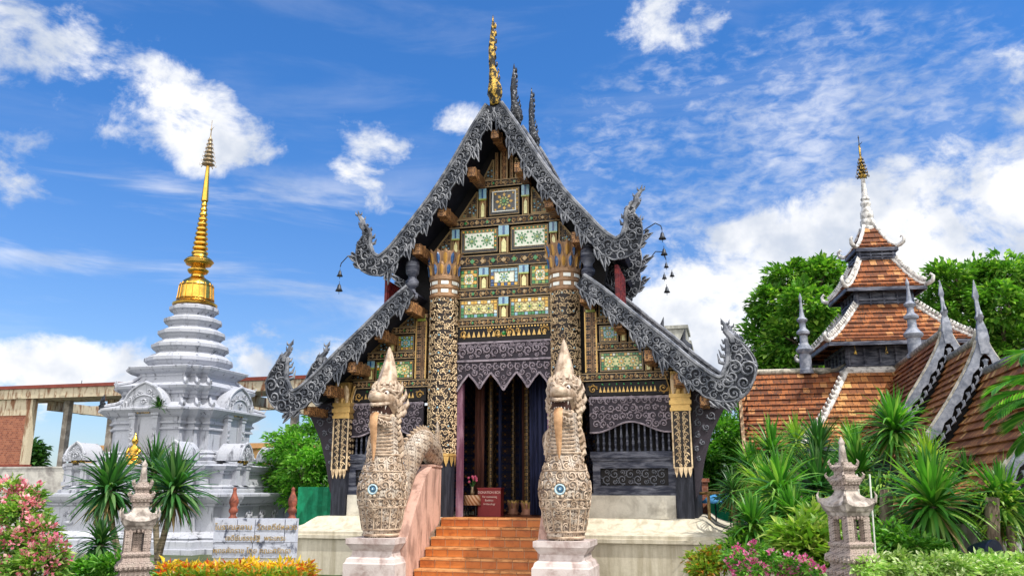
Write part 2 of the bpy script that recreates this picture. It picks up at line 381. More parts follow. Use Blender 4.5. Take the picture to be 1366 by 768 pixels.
def bargeboard(path, y, hook_from, pend=.60, seed=1, beak=False):
    """carved board following path of (x,z,width): returns front mesh (2 slots: dark ground, silver carving)"""
    r_ = random.Random(seed)
    S = catmull(path, 9); n = len(S); mb = MB(); th = .07
    nor = []
    for i in range(n):
        a = S[max(i - 1, 0)]; b = S[min(i + 1, n - 1)]; tx, tz = b[0] - a[0], b[1] - a[1]; l = math.hypot(tx, tz) or 1
        nor.append((-tz / l, tx / l, tx / l, tz / l))   # outward normal (up-right for descending path)
    s_ = 0; dist = [0]
    for i in range(1, n): s_ += math.hypot(S[i][0] - S[i - 1][0], S[i][1] - S[i - 1][1]); dist.append(s_)
    sg = 1 if nor[0][1] > 0 else -1
    outer = []; inner = []
    for i in range(n):
        x, z, w_ = S[i]; nx, nz = nor[i][0] * sg, nor[i][1] * sg
        t = 0 if i > hook_from * 9 else .022 * abs(sin(dist[i] * PI / .16)) * min(1, w_ * 2.5)
        outer.append((x + nx * w_ / 2, z + nz * w_ / 2)); inner.append((x - nx * (w_ / 2 - .03 + t), z - nz * (w_ / 2 - .03 + t)))
    rings = []
    for (a, b) in zip(outer, inner):
        rings.append([(a[0], y, a[1]), (b[0], y, b[1]), (b[0], y + th, b[1]), (a[0], y + th, a[1])])
    mb.mi = 0; mb.loft(rings)
    mb.mi = 1
    # rails along both edges
    k_ = [i for i in range(n)]
    mb.tube([(outer[i][0], y - .02, outer[i][1]) for i in k_], [.038 if S[i][2] > .15 else .022 for i in k_], 6)
    mb.tube([(outer[i][0] * .86 + inner[i][0] * .14, y - .012, outer[i][1] * .86 + inner[i][1] * .14) for i in k_], .016, 5)
    mb.tube([(inner[i][0], y - .012, inner[i][1]) for i in k_], .018, 5)
    # scroll rows
    s_ = .12; flip = 1; i = 0
    while s_ < dist[-1] - .15:
        while dist[i] < s_: i += 1
        x, z, w_ = S[i]; nx, nz, tx, tz = nor[i]; nx *= sg; nz *= sg
        ang = math.atan2(tz, tx)
        if w_ > .5:
            rr = w_ * .25
            for off, f in ((w_ * .2, 1), (-w_ * .22, -1)):
                scroll(mb, x + nx * off, z + nz * off, rr * r_.uniform(.8, 1.05), ang + f * 1.2, f * flip, y - .012, .024, 1.6, 16)
            s_ += rr * 1.5
        elif w_ > .16:
            rr = w_ * .25 * r_.uniform(.75, 1.15)
            scroll(mb, x + nx * w_ * r_.uniform(.04, .14), z + nz * w_ * .10, rr, ang + flip * 1.8, flip, y - .012, .019)
            scroll(mb, x - nx * w_ * .24 + tx * rr, z - nz * w_ * .24 + tz * rr, rr * .72, ang - flip * 1.8, -flip, y - .012, .016)
            scroll(mb, x + nx * w_ * .33 + tx * rr, z + nz * w_ * .33 + tz * rr, rr * .42, ang, flip, y - .012, .013, leaf=False)
            s_ += rr * 1.75
        else: s_ += .1
        flip = -flip
    # hanging flames along the lower edge
    s_ = pend * .5; i = 0
    while i < hook_from * 9 - 3:
        while dist[i] < s_ and i < n - 1: i += 1
        x, z = inner[i]; nx, nz, tx, tz = nor[i]; nx *= sg; nz *= sg
        L_ = r_.uniform(.24, .36)
        dxn, dzn = tx * .75 - nx * .66, tz * .75 - nz * .66
        for q, (sc, sh) in enumerate(((1., 0), (.6, -.14), (.5, .12))):
            bx, bz = x + tx * sh, z + tz * sh
            c_ = [(bx - tx * .07 * sc, bz - tz * .07 * sc), (bx - tx * .02 + dxn * L_ * .3 * sc - nx * .03, bz - tz * .02 + dzn * L_ * .3 * sc - nz * .03), (bx + dxn * L_ * sc, bz + dzn * L_ * sc),
                  (bx + dxn * L_ * .5 * sc + tx * .045, bz + dzn * L_ * .5 * sc + tz * .045), (bx + tx * .09 * sc, bz + tz * .09 * sc)]
            mb.mi = 0; mb.poly_y(c_, y + .004 + q * .003, y + .03)
            mb.mi = 1
            mb.tube([(c_[0][0], y - .01, c_[0][1]), (c_[1][0], y - .015, c_[1][1]), (c_[2][0], y, c_[2][1])], [.016, .02, .006], 4)
            mb.tube([(c_[4][0], y - .01, c_[4][1]), (c_[3][0], y - .015, c_[3][1]), (c_[2][0], y, c_[2][1])], [.014, .016, .005], 4)
        scroll(mb, x + dxn * .06, z + dzn * .06, .06, 0, 1, y - .012, .013, leaf=False)
        s_ += pend
    # flames up the back of the hook
    for i in range(int(hook_from * 9) + 9, n - 3, 4):
        x, z = inner[i] if beak else inner[i]
        for (ex_, sd_) in ((outer[i], 1),):
            if i < n - 16: continue
            nx, nz, tx, tz = nor[i]; nx *= sg * sd_; nz *= sg * sd_
            L_ = max(.05, S[i][2] * .42)
            mb.tube([(ex_[0] - nx * .02, y + .02, ex_[1] - nz * .02), (ex_[0] + nx * L_ * .55 + tx * L_ * .3, y + .02, ex_[1] + nz * L_ * .55 + tz * L_ * .3), (ex_[0] + nx * L_ * .6 + tx * L_ * 1.1, y + .03, ex_[1] + nz * L_ * .6 + tz * L_ * 1.1)], [.045, .035, .006], 5)
    # flame tip
    x, z, w_ = S[-1]
    e = path[-1]; f_ = path[-2]; d = Vector((e[0] - f_[0], 0, e[1] - f_[1])).normalized()
    p0 = Vector((x, y + .03, z)) - d * .12
    side = Vector((1, 0, 0))
    pts = [p0, p0 + d * .12 + side * .03, p0 + d * .24 - side * .02, p0 + d * .36 + side * .02, p0 + d * .50 + side * .0]
    mb.tube(pts, [.065, .075, .06, .035, .004], 6)
    for k in range(1, 4):
        q = pts[k]
        mb.tube([q, q + Vector((.07, 0, .03)), q + Vector((.085, 0, .10))], [.03, .022, .003], 4)
        mb.tube([q, q + Vector((-.06, 0, .03)), q + Vector((-.07, 0, .09))], [.028, .02, .003], 4)
    if beak:
        mb.tube([pts[1], pts[1] + Vector((.10, 0, .02)), pts[1] + Vector((.17, 0, -.07))], [.05, .035, .006], 5)
    return mb

UP = [(.06, 9.30, .24), (.37, 8.74, .32), (.82, 7.96, .33), (1.26, 7.31, .33), (1.76, 6.69, .33), (2.15, 6.22, .37), (2.44, 6.02, .44), (2.72, 6.14, .46), (2.80, 6.45, .36), (2.75, 6.72, .20), (2.84, 6.94, .10)]
LO = [(1.72, 5.45, .28), (2.11, 5.13, .30), (2.65, 4.63, .31), (3.18, 4.15, .33), (3.70, 3.65, .36), (4.10, 3.32, .44), (4.42, 3.34, .54), (4.60, 3.66, .54), (4.54, 4.00, .34), (4.44, 4.24, .15)]
TY = [-.86, .95, 2.75]     # front plane of each roof tier
TZ = [0, .30, .56]; LZ = [0, .28, .36]
hall = thing('temple_hall', 'dark timber temple hall with gilded mosaic gable and steep two tiered roof', 'temple', FR(0, 0), -A)

def resample_surface(path, keep, drop):
    S = catmull([(p[0], p[1], p[2]) for p in path[:keep]], 6)
    out = []
    for i, (x, z, w_) in enumerate(S):
        a = S[max(i - 1, 0)]; b = S[min(i + 1, len(S) - 1)]; tx, tz = b[0] - a[0], b[1] - a[1]; l = math.hypot(tx, tz)
        nx, nz = -tz / l, tx / l
        if nz < 0: nx, nz = -nx, -nz
        out.append((x + nx * (w_ / 2 - drop), z + nz * (w_ / 2 - drop)))
    return out
def tier(x, z, k):
    """rear tiers of the upper roof rise at the ridge and draw in at the eaves"""
    f = min(1, abs(x) / 2.5); return x * (1 - .07 * k * f), z + TZ[k] * (1 - f)
def roof_slab(path, keep, y0, y1, dz_, start0=False):
    top = resample_surface(path, keep, .02); bot = resample_surface(path, keep, .13)
    if start0: top[0] = (0, top[0][1] + .05); bot[0] = (0, bot[0][1])
    if start0: top = [tier(*p, dz_) for p in top]; bot = [tier(*p, dz_) for p in bot]; dz_ = 0
    mb = MB(); rings = [[(t[0], y0, t[1] + dz_), (b[0], y0, b[1] + dz_), (b[0], y1, b[1] + dz_), (t[0], y1, t[1] + dz_)] for t, b in zip(top, bot)]
    mb.loft(rings); return mb
roofm = tiles('dark scaled roof', (.05, .045, .04), (.12, .09, .07), (.02, .02, .02))
up_roof = MB(); lo_roof = MB()
for k in range(3):
    y0 = TY[k] + .05; y1 = TY[k + 1] + .9 if k < 2 else 4.3
    up_roof = roof_slab(UP, 7, y0, y1, k, True).both().build('upper_roof', M['soffit'], hall)
    lo_roof = roof_slab(LO, 6, y0, y1, LZ[k]); lo_roof.build('lower_roof', M['soffit'], hall); lo_roof.mir().build('lower_roof', M['soffit'], hall)
BM = [M['silver_dark'], M['silver']]
for k in range(3):
    ub = bargeboard(UP, TY[k], 6, seed=3 + k)
    lb = bargeboard(LO, TY[k], 5, seed=9 + k, beak=True)
    if k:
        ub.v = [(tier(x, z, k)[0], y, tier(x, z, k)[1]) for x, y, z in ub.v]
        lb.v = [(x + .10, y, z + LZ[k]) for x, y, z in lb.v]
    for mb_, nm in ((ub, 'upper_bargeboard'), (lb, 'lower_bargeboard')):
        mb_.build(nm, BM, hall); mb_.mir().build(nm, BM, hall)
# ridge finials (tapering flames, the front one gilded)
def chofa(h, seed):
    mb = MB(); r_ = random.Random(seed); rings = []
    N = 26
    for i in range(N + 1):
        t = i / N
        prof = .125 * (1 - t) ** .8 * (1 + .40 * sin(t * 2 * PI * 1.6 + .3) * (1 - t)) + .006
        if t < .08: prof *= .75
        ox = .03 * sin(t * 9) * (1 - t) - .05 * t; oy = -.12 * sin(t * PI) + .05
        rings.append([(ox + prof * cos(2 * PI * k / 8) * (1 + .12 * r_.uniform(-1, 1)), oy + 1.25 * prof * sin(2 * PI * k / 8) * (1 + .12 * r_.uniform(-1, 1)), h * t) for k in range(8)])
    mb.loft(rings)
    for i in range(2, 22, 2):
        t = i / 24; rr = .115 * (1 - t)
        for a in range(4):
            an = a * PI / 2 + i; c, s2 = cos(an), sin(an)
            z = h * t; ox = .05 * sin(t * 9) * (1 - t)
            mb.tube([(ox + c * rr * .7, s2 * rr * .8, z), (ox + c * rr * 1.15, s2 * rr * 1.2, z + .05), (ox + c * rr * 1.0, s2 * rr, z + .13)], [.035 * (1 - t) + .012, .02, .003], 4)
    return mb
for k, (h, m_) in enumerate(((2.12, 'gold_old'), (1.58, 'finial_dark'), (1.72, 'finial_dark'))):
    c = chofa(h, k + 2); c.v = [(x, y + TY[k] + .02, z + 9.34 + (0, .36, .50)[k]) for x, y, z in c.v]
    c.build('ridge_finial', M[m_], hall, True, label=('gold ridge finial', 'dark ridge finial', 'dark ridge finial')[k])
# small crests standing on the lower roof edges
for (x, y, z) in ((3.55, 1.0, 4.32), (3.0, 2.8, 4.95)):
    for sg in (-1, 1):
        mb = MB(); mb.tube([(sg * x, y, z - .1), (sg * (x + .05), y, z + .08), (sg * (x - .03), y, z + .22), (sg * (x + .03), y, z + .45)], [.09, .11, .06, .005], 6)
        mb.build('roof_crest', M['silver_dark'], hall, True)
# purlins running from the gable to the boards
for (x, z, s_) in ((.0, 8.72, .16), (.50, 7.93, .17), (1.13, 7.13, .18), (1.66, 6.36, .18), (1.80, 5.16, .18), (2.42, 4.62, .17), (2.98, 3.98, .18), (3.5, 3.52, .17), (3.93, 3.12, .14)):
    for sg in ((-1, 1) if x else (1,)):
        mb = MB(); mb.box(sg * x - s_ / 2, sg * x + s_ / 2, TY[0] + .08, .12, z - s_ * .62, z + s_ * .55)
        mb.box(sg * x - s_ / 2 - .02, sg * x + s_ / 2 + .02, TY[0] + .30, TY[0] + .35, z - s_ * .62 - .02, z + s_ * .55 + .02)
        mb.build('purlin', M['purlin'], hall)
# gable wall ground and hall body
mb = MB()
g = [(p[0], p[1] - .05) for p in resample_surface(UP, 6, .16)]; g[0] = (0, g[0][1])
out = [(-x, z) for x, z in reversed(g)][:-1] + g
mb.poly_y([(out[0][0] + .32, 4.5)] + out + [(out[-1][0] - .32, 4.5)], .14, .30)
g2 = [(p[0], p[1] - .05) for p in resample_surface(LO, 6, .16)]
pl = [(1.0, 3.32), (1.0, 5.3)] + g2 + [(3.9, 3.32)]
mb.poly_y(pl, .145, .295); mb.poly_y([(-x, z) for x, z in pl], .145, .295)
mb.build('gable_wall', M['black'], hall)
mb = MB()
for sg in (-1, 1):
    mb.box(sg * 3.62 - .06, sg * 3.62 + .06, .2, 4.2, 1.0, 3.5)
    mb.box(sg * 1.72 - .05, sg * 1.72 + .05, .3, 4.2, 4.9, 6.5)
mb.box(-3.6, 3.6, 4.2, 4.3, 1.0, 3.3); mb.box(-1.7, 1.7, 4.2, 4.3, 3.3, 6.6)
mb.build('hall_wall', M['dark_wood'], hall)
for sg in (-1, 1):
    mb = MB(); mb.box(sg * 2.40 - .03, sg * 2.40 + .03, -.55, .62, 5.02, 5.80)
    for k in range(5): mb.box(sg * 2.40 - .045, sg * 2.40 + .045, -.5 + k * .23, -.46 + k * .23, 5.03, 5.79)
    mb.build('side_board', M['red_board'], hall)
    # turned post between the two roofs
    mb = MB(); mb.lathe([(.10, 5.35), (.13, 5.4), (.13, 5.48), (.08, 5.52), (.07, 5.6), (.13, 5.66), (.14, 5.74), (.09, 5.8), (.09, 5.86), (.14, 5.92), (.15, 6.05), (.14, 6.15), (.09, 6.2), (.12, 6.28), (.12, 6.5)], (sg * 1.84, -.5), 10)
    mb.build('turned_post', M['blue_wood'], hall, True)
    # openwork bracket outside the outer column
    mb = MB(); q = [(3.66, 3.4), (4.42, 3.2), (4.25, 3.02), (4.02, 2.6), (3.86, 2.1), (3.74, 1.55), (3.66, 1.4)]
    mb.poly_y([(sg * a, b) for a, b in q], .02, .08)
    mb.mi = 1
    for (x, z, r) in ((3.85, 3.22, .10), (4.08, 3.15, .09), (3.82, 3.0, .09), (4.02, 2.92, .08), (3.78, 2.78, .07), (3.92, 2.70, .06), (3.76, 2.56, .06), (3.84, 2.42, .05), (3.73, 2.3, .045), (3.76, 2.12, .04)): scroll(mb, sg * x, z, r, x * 7, sg, .01, .015)
    mb.build('eave_bracket', [M['wood_ground'], M['wood_carved2r']], hall)

# ---- mosaic panels
GL = [M['g_black'], M['g_gold'], M['g_green'], M['g_lime'], M['g_yel'], M['g_blue'], M['g_cyan'], M['g_white'], M['g_cream']]
BLK, GLD, GRN, LIM, YEL, BLU, CYA, WHI, CRE = range(9)
def panel(x0, x1, z0, z1, y, border, field, ros, nr, bw=.07, pet=(GRN, LIM, YEL)):
    mb = MB(); mb.mi = BLK; mb.box(x0, x1, y, y + .06, z0, z1)
    def frame(a, b, c, d, t, yy):
        mb.box(a, b, yy, y + .01, c, c + t); mb.box(a, b, yy, y + .01, d - t, d); mb.box(a, a + t, yy - .001, y + .01, c + t, d - t); mb.box(b - t, b, yy - .001, y + .01, c + t, d - t)
    mb.mi = GLD; frame(x0 + .008, x1 - .008, z0 + .008, z1 - .008, .012, y - .02)
    a, b, c, d = x0 + .03, x1 - .03, z0 + .03, z1 - .03
    # tile border
    def cells(L_): 
        n = max(2, round(L_ / bw)); return n, L_ / n
    nx, wx = cells(b - a); nz, wz = cells(d - c - 2 * bw)
    k = 0
    for i in range(nx):
        for zz in (c, d - bw):
            mb.mi = border[k % len(border)]; k += 1
            mb.box(a + i * wx + .006, a + (i + 1) * wx - .006, y - .014 - .004 * (k % 3), y + .01, zz + .006, zz + bw - .006)
    for i in range(nz):
        for xx in (a, b - bw):
            mb.mi = border[k % len(border)]; k += 1
            mb.box(xx + .006, xx + bw - .006, y - .014 - .004 * (k % 3), y + .01, c + bw + i * wz + .006, c + bw + (i + 1) * wz - .006)
    a += bw; b -= bw; c += bw; d -= bw
    mb.mi = GLD; frame(a, b, c, d, .009, y - .022)
    mb.mi = field; mb.box(a + .012, b - .012, y - .01, y + .01, c + .012, d - .012)
    r = min((d - c) * .44, (b - a) / nr * .46) * (.86 if nr == 2 else 1.)
    for j in range(nr):
        cx = a + (b - a) * (j + .5) / nr; cz = (c + d) / 2
        for (ring, cnt, rr, sz, cl) in ((0, 8, r * .78, r * .34, pet[0]), (1, 8, r * .42, r * .26, pet[1])):
            for q in range(cnt):
                an = 2 * PI * q / cnt + (ring * PI / 8)
                mb.mi = cl if q % 2 or ring else pet[0]
                Mx = Matrix.Rotation(-an, 3, 'Y')
                # diamond petal
                px_, pz_ = cx + rr * cos(an), cz + rr * sin(an)
                u = Vector((cos(an), 0, sin(an))); v = Vector((-sin(an), 0, cos(an)))
                base = len(mb.v); yy = y - .022 - ring * .004
                for (du, dv) in ((-sz * .75, 0), (0, sz * .5), (sz * .62, 0), (0, -sz * .5)):
                    pp = Vector((px_, yy, pz_)) + u * du + v * dv; mb.v.append(tuple(pp))
                for (du, dv) in ((-sz * .75, 0), (0, sz * .5), (sz * .62, 0), (0, -sz * .5)):
                    pp = Vector((px_, y, pz_)) + u * du + v * dv; mb.v.append(tuple(pp))
                mb.F(base, base + 1, base + 2, base + 3)
                for e in range(4): mb.F(base + e, base + 4 + e, base + 4 + (e + 1) % 4, base + (e + 1) % 4)
        mb.mi = pet[2]; n_ = 8
        b_ = len(mb.v); mb.v += [(cx + r * .2 * cos(2 * PI * q / n_), y - .034, cz + r * .2 * sin(2 * PI * q / n_)) for q in range(n_)] + [(cx + r * .24 * cos(2 * PI * q / n_), y, cz + r * .24 * sin(2 * PI * q / n_)) for q in range(n_)]
        mb.F(*[b_ + q for q in range(n_)])
        for q in range(n_): mb.F(b_ + q, b_ + n_ + q, b_ + n_ + (q + 1) % n_, b_ + (q + 1) % n_)
        for (sx, sz_) in ((-1, -1), (1, -1), (-1, 1), (1, 1)):
            mb.mi = pet[0]; mb.cbox((cx + sx * r * 1.0, y - .016, cz + sz_ * r * .92), .035, .02, .035, Matrix.Rotation(PI / 4, 3, 'Y'))
    mb.build('mosaic_panel', GL, hall)
M['gold_dim'] = plain('dull gilt edge', (.50, .36, .20), .5, .1, .3, 20)
def beamx(x0, x1, z0, z1, y=-.04, m_='gold_beam'):
    mb = MB(); mb.box(x0, x1, y, .15, z0, z1)
    mb.mi = 1; mb.box(x0, x1, y - .015, y + .001, z1 - .012, z1 + .003); mb.box(x0, x1, y - .012, y + .001, z0 - .002, z0 + .012)
    rl = MB(); sr = (z1 - z0) * .27; ns = max(3, int((x1 - x0) / (sr * 2.3)))
    for i in range(ns):
        cx_ = x0 + (x1 - x0) * (i + .5) / ns; fl = 1 if i % 2 else -1
        scroll(rl, cx_, (z0 + z1) / 2 + fl * sr * .15, sr, fl * 1.6, fl, y - .008, .009, 1.3, 9)
    mb.mi = 3; rl.m = [3] * len(rl.f); mb.add(rl)
    # studs
    n = max(3, int((x1 - x0) / .22))
    for i in range(n):
        mb.mi = 1 + (i % 2); mb.lathe_y = None
        cx = x0 + (x1 - x0) * (i + .5) / n; cz = (z0 + z1) / 2; r = (z1 - z0) * .2
        mb.cbox((cx, y - .008, cz), r * 1.5, .03, r * 1.5, Matrix.Rotation(PI / 4, 3, 'Y'))
    mb.build('carved_beam', [M['lacquer'] if m_ == 'gold_beam' else M[m_], M['gold_dim'], M['g_green'], M['gold_relief2']], hall)
def pilaster(x0, x1, z0, z1, y=-.03, cap=True):
    mb = MB(); mb.mi = 0; mb.box(x0, x1, y, .12, z0, z1)
    w_ = x1 - x0
    mb.mi = 1; mb.box(x0 + .002, x0 + w_ * .16, y - .02, y, z0, z1); mb.box(x1 - w_ * .16, x1 - .002, y - .02, y, z0, z1)
    if cap:
        h = (z1 - z0) * .36
        mb.mi = 2; mb.box(x0 - .012, x1 + .012, y - .035, y - .001, z1 - h, z1 - .01)
        mb.mi = 3; mb.box(x0 + w_ * .38, x1 - w_ * .38, y - .045, y - .03, z1 - h + .01, z1 - .02)
        mb.mi = 4; mb.box(x0 - .015, x1 + .015, y - .045, y - .001, z1 - h - .03, z1 - h)
        mb.mi = 5; mb.poly_y([(x0 + w_ * .25, z0 + .02), (x1 - w_ * .25, z0 + .02), (x1 - w_ * .25, z0 + (z1 - z0) * .4), ((x0 + x1) / 2, z0 + (z1 - z0) * .54), (x0 + w_ * .25, z0 + (z1 - z0) * .4)], y - .016, y)
    mb.build('pilaster', [M['purlin'], M['g_gold'], M['g_cyan'], M['g_blue'], M['g_lime'], M['g_cream']], hall)
def tri(x0, x1, z0, z1, y=.02):
    """right-angled infill, tall side at x0"""
    s_ = 1 if x1 > x0 else -1
    mb = MB(); mb.poly_y([(x0, z0), (x1, z0), (x0, z1)], y, .14)
    mb.mi = 1; t = .028
    mb.beam((x0, y - .012, z0 + t / 2), (x1, y - .012, z0 + t / 2), .03, t); mb.beam((x0 + s_ * t / 2, y - .015, z0 + t), (x0 + s_ * t / 2, y - .015, z1 - t), t, .03)
    mb.beam((x0 + s_ * t, y - .018, z1 - t), (x1 - s_ * t, y - .018, z0 + t), .03, t)
    mb.mi = 2
    cx, cz = x0 + (x1 - x0) * .3, z0 + (z1 - z0) * .3
    for q in range(5): mb.ball((cx + .07 * cos(q * 1.256), y - .01, cz + .07 * sin(q * 1.256)), .022, 5, 3)
    mb.build('gable_infill', [M['tri_pattern'], M['g_gold'], M['g_cyan']], hall)
BG = (GRN, YEL, CYA, YEL, GRN, WHI)
# centre bay, from the lintel up
beamx(-.99, .99, 4.83, 4.97)
mb = MB(); mb.box(-.99, .99, -.02, .14, 4.52, 4.825); mb.mi = 1
for i in range(17): mb.poly_y([(-.85 + i * .106 - .035, 4.60), (-.85 + i * .106 + .035, 4.60), (-.85 + i * .106 + .02, 4.66), (-.85 + i * .106, 4.72), (-.85 + i * .106 - .02, 4.66)], -.035, -.02)
for i in range(30): mb.cbox((-.92 + i * .063, -.025, 4.79), .03, .02, .03, Matrix.Rotation(PI / 4, 3, 'Y'))
for sx in (-1, 1):
    scroll(mb, sx * .12, 4.68, .075, 0, sx, -.03, .016); scroll(mb, sx * .85, 4.68, .085, 0, sx, -.03, .016); scroll(mb, sx * .30, 4.72, .05, 0, -sx, -.03, .012)
mb.mi = 2; mb.ball((0, -.03, 4.66), .05, 6, 4)
mb.build('frieze', [M['black'], M['gold_plain'], M['g_green']], hall)
for sx in (-1, 1):
    a, b = sorted((sx * .12, sx * .96)); panel(a, b, 4.99, 5.40, .0, BG, CRE, 0, 3, pet=(GLD, LIM, BLU))
    a, b = sorted((sx * .56, sx * .97)); panel(a, b, 5.63, 6.06, .0, (GRN, GRN, LIM, YEL), WHI, 0, 1, pet=(YEL, GRN, LIM))
    a, b = sorted((sx * .14, sx * .95)); panel(a, b, 6.40, 6.93, .0, (BLK, YEL, BLK, GRN), WHI, 0, 2, .045, (GRN, GRN, LIM))
    a, b = sorted((sx * .34, sx * .52)); pilaster(a, b, 5.61, 6.07)
    a, b = sorted((sx * .99, sx * 1.13)); pilaster(a, b, 6.36, 6.95, cap=True)
    a, b = sorted((sx * .40, sx * .54)); pilaster(a, b, 7.16, 7.82)
    a, b = sorted((sx * .13, sx * .20)); pilaster(a, b, 8.0, 8.62, cap=False)
    tri(sx * 1.16, sx * 1.66, 6.37, 6.98); tri(sx * .58, sx * 1.02, 7.18, 7.80); tri(sx * .23, sx * .50, 8.02, 8.50)
panel(-.32, .32, 5.63, 6.06, .0, (BLU, CYA, YEL, CYA), WHI, 0, 1, pet=(GRN, CYA, LIM))
panel(-.33, .33, 7.20, 7.80, .0, (BLK, GLD, BLK, YEL), BLK, 0, 1, .05, (YEL, LIM, GRN))
mb = MB()
for (a, b, c, d) in ((-.26, .26, 7.27, 7.292), (-.26, .26, 7.71, 7.732), (-.26, -.238, 7.292, 7.71), (.238, .26, 7.292, 7.71)): mb.box(a, b, -.04, -.005, c, d)
mb.build('white_frame', M['white_tile'], hall)
pilaster(-.09, .09, 4.98, 5.42); pilaster(-.10, .10, 6.36, 6.96); pilaster(-.08, .08, 8.0, 8.8, cap=False)
beamx(-.99, .99, 5.42, 5.60); beamx(-1.02, 1.02, 6.08, 6.34); beamx(-1.20, 1.20, 6.97, 7.15); beamx(-.58, .58, 7.84, 7.99)
# side bays
r2_ = random.Random(77)
for sx in (-1, 1):
    def X(a, b): return tuple(sorted((sx * a, sx * b)))
    a, b = X(1.58, 3.28); beamx(a, b, 3.62, 3.77)
    mb = MB(); mb.box(*X(1.66, 3.28), .0, .14, 3.34, 3.60); mb.mi = 1
    for i in range(15): x = sx * (1.95 + i * .075); mb.poly_y([(x - .028, 3.40), (x + .028, 3.40), (x + .012, 3.46), (x, 3.51), (x - .012, 3.46)], -.016, .0)
    for q in (1.80, 3.16): scroll(mb, sx * q, 3.46, .08, 0, 1 if q < 2 else -1, -.01, .016)
    mb.mi = 2
    for i in range(8): mb.ball((sx * (1.99 + i * .14), -.01, 3.555), .02, 5, 3)
    mb.build('side_frieze', [M['black'], M['gold_plain'], M['g_green']], hall)
    a, b = X(1.95, 2.80); panel(a, b, 3.80, 4.19, .0, (GRN, LIM, YEL, GRN, WHI), CRE, 0, 3, .055, (GRN, YEL, WHI))
    a, b = X(2.83, 2.96); pilaster(a, b, 3.79, 4.20)
    tri(sx * 3.0, sx * 3.5, 3.80, 4.18)
    a, b = X(1.88, 2.98); beamx(a, b, 4.22, 4.36)
    a, b = X(1.95, 2.33); panel(a, b, 4.38, 4.72, .0, (GLD, LIM, YEL, CYA), CYA, 0, 1, .05, (GRN, YEL, CYA))
    a, b = X(2.37, 2.49); pilaster(a, b, 4.38, 4.73)
    tri(sx * 2.53, sx * 2.92, 4.38, 4.72)
    a, b = X(1.88, 2.45); beamx(a, b, 4.75, 4.88)
    tri(sx * 1.95, sx * 2.30, 4.90, 5.20)
    mb = MB(); mb.mi = 0; mb.box(*X(1.66, 1.92), -.03, .12, 3.79, 5.15)
    mb.mi = 1; mb.box(*X(1.665, 1.69), -.05, -.03, 3.79, 5.0); mb.box(*X(1.885, 1.91), -.05, -.03, 3.79, 5.0)
    mb.mi = 2; mb.box(*X(1.70, 1.88), -.05, -.03, 5.0, 5.12)
    mb.build('gold_pilaster', [M['gold_beam'], M['gold_plain'], M['g_lime']], hall)
    # lower bay: carved apron, spindles, rail, panel
    mb = MB(); top = [(1.72 + (3.30 - 1.72) * i / 20) for i in range(21)]
    def wav(x):
        t = (x - 1.72) / 1.58; return 2.62 + .20 * (.5 - .5 * cos(2 * PI * min(max(t * 1.15 - .08, 0), 1))) 
    mb.poly_y([(sx * x, wav(x)) for x in top] + [(sx * 3.30, 3.32), (sx * 1.72, 3.32)], .03, .09)
    mb.mi = 1
    for r0 in range(4):
        for i in range(11):
            x = 1.80 + i * .143 + (r0 % 2) * .05; z = 3.24 - r0 * .15
            if z - .05 < wav(x) or x > 3.24: continue
            scroll(mb, sx * x, z, r2_.uniform(.055, .078), r2_.uniform(0, 6), 1 if (i + r0) % 2 else -1, .018, .015)
    mb.tube([(sx * x, .02, wav(x) + .01) for x in top], .018, 5); mb.box(*X(1.72, 3.30), .01, .03, 3.27, 3.32)
    mb.build('carved_apron', [M['wood_ground'], M['wood_relief']], hall)
    for i in range(13):
        x = sx * (1.86 + i * .113); mb = MB()
        mb.lathe([(.022, 2.26), (.03, 2.30), (.018, 2.36), (.028, 2.44), (.018, 2.5), (.027, 2.56), (.018, 2.62), (.022, 2.9)], (x, .10), 6)
        mb.build('spindle', M['blue_wood'], hall)
    mb = MB(); mb.box(*X(1.72, 3.34), -.02, .16, 2.15, 2.27); mb.box(*X(1.74, 3.32), .0, .15, 2.10, 2.15)
    mb.box(*X(1.76, 1.90), .02, .14, 1.50, 2.10); mb.box(*X(3.18, 3.32), .02, .14, 1.50, 2.10); mb.box(*X(1.90, 3.18), .022, .138, 1.96, 2.10); mb.box(*X(1.90, 3.18), .022, .138, 1.50, 1.64)
    mb.box(*X(1.72, 3.34), .0, .16, 1.46, 1.50)
    mb.build('panel_frame', M['blue_wood'], hall)
    mb = MB(); mb.box(*X(1.90, 3.18), .08, .12, 1.64, 1.96)
    mb.mi = 1
    for i in range(8):
        fl = 1 if i % 2 else -1
        scroll(mb, sx * (2.02 + i * .148), 1.80 + fl * .05, .085, fl, fl, .07, .013)
        scroll(mb, sx * (2.02 + i * .148), 1.80 - fl * .09, .045, fl, -fl, .07, .011, leaf=False)
    mb.build('carved_panel', [M['black'], M['wood_carved2r']], hall)
    # wall behind the spindles
    mb = MB(); mb.box(*X(1.72, 3.3), .6, .65, 1.5, 3.3); mb.build('bay_back_wall', M['black'], hall)

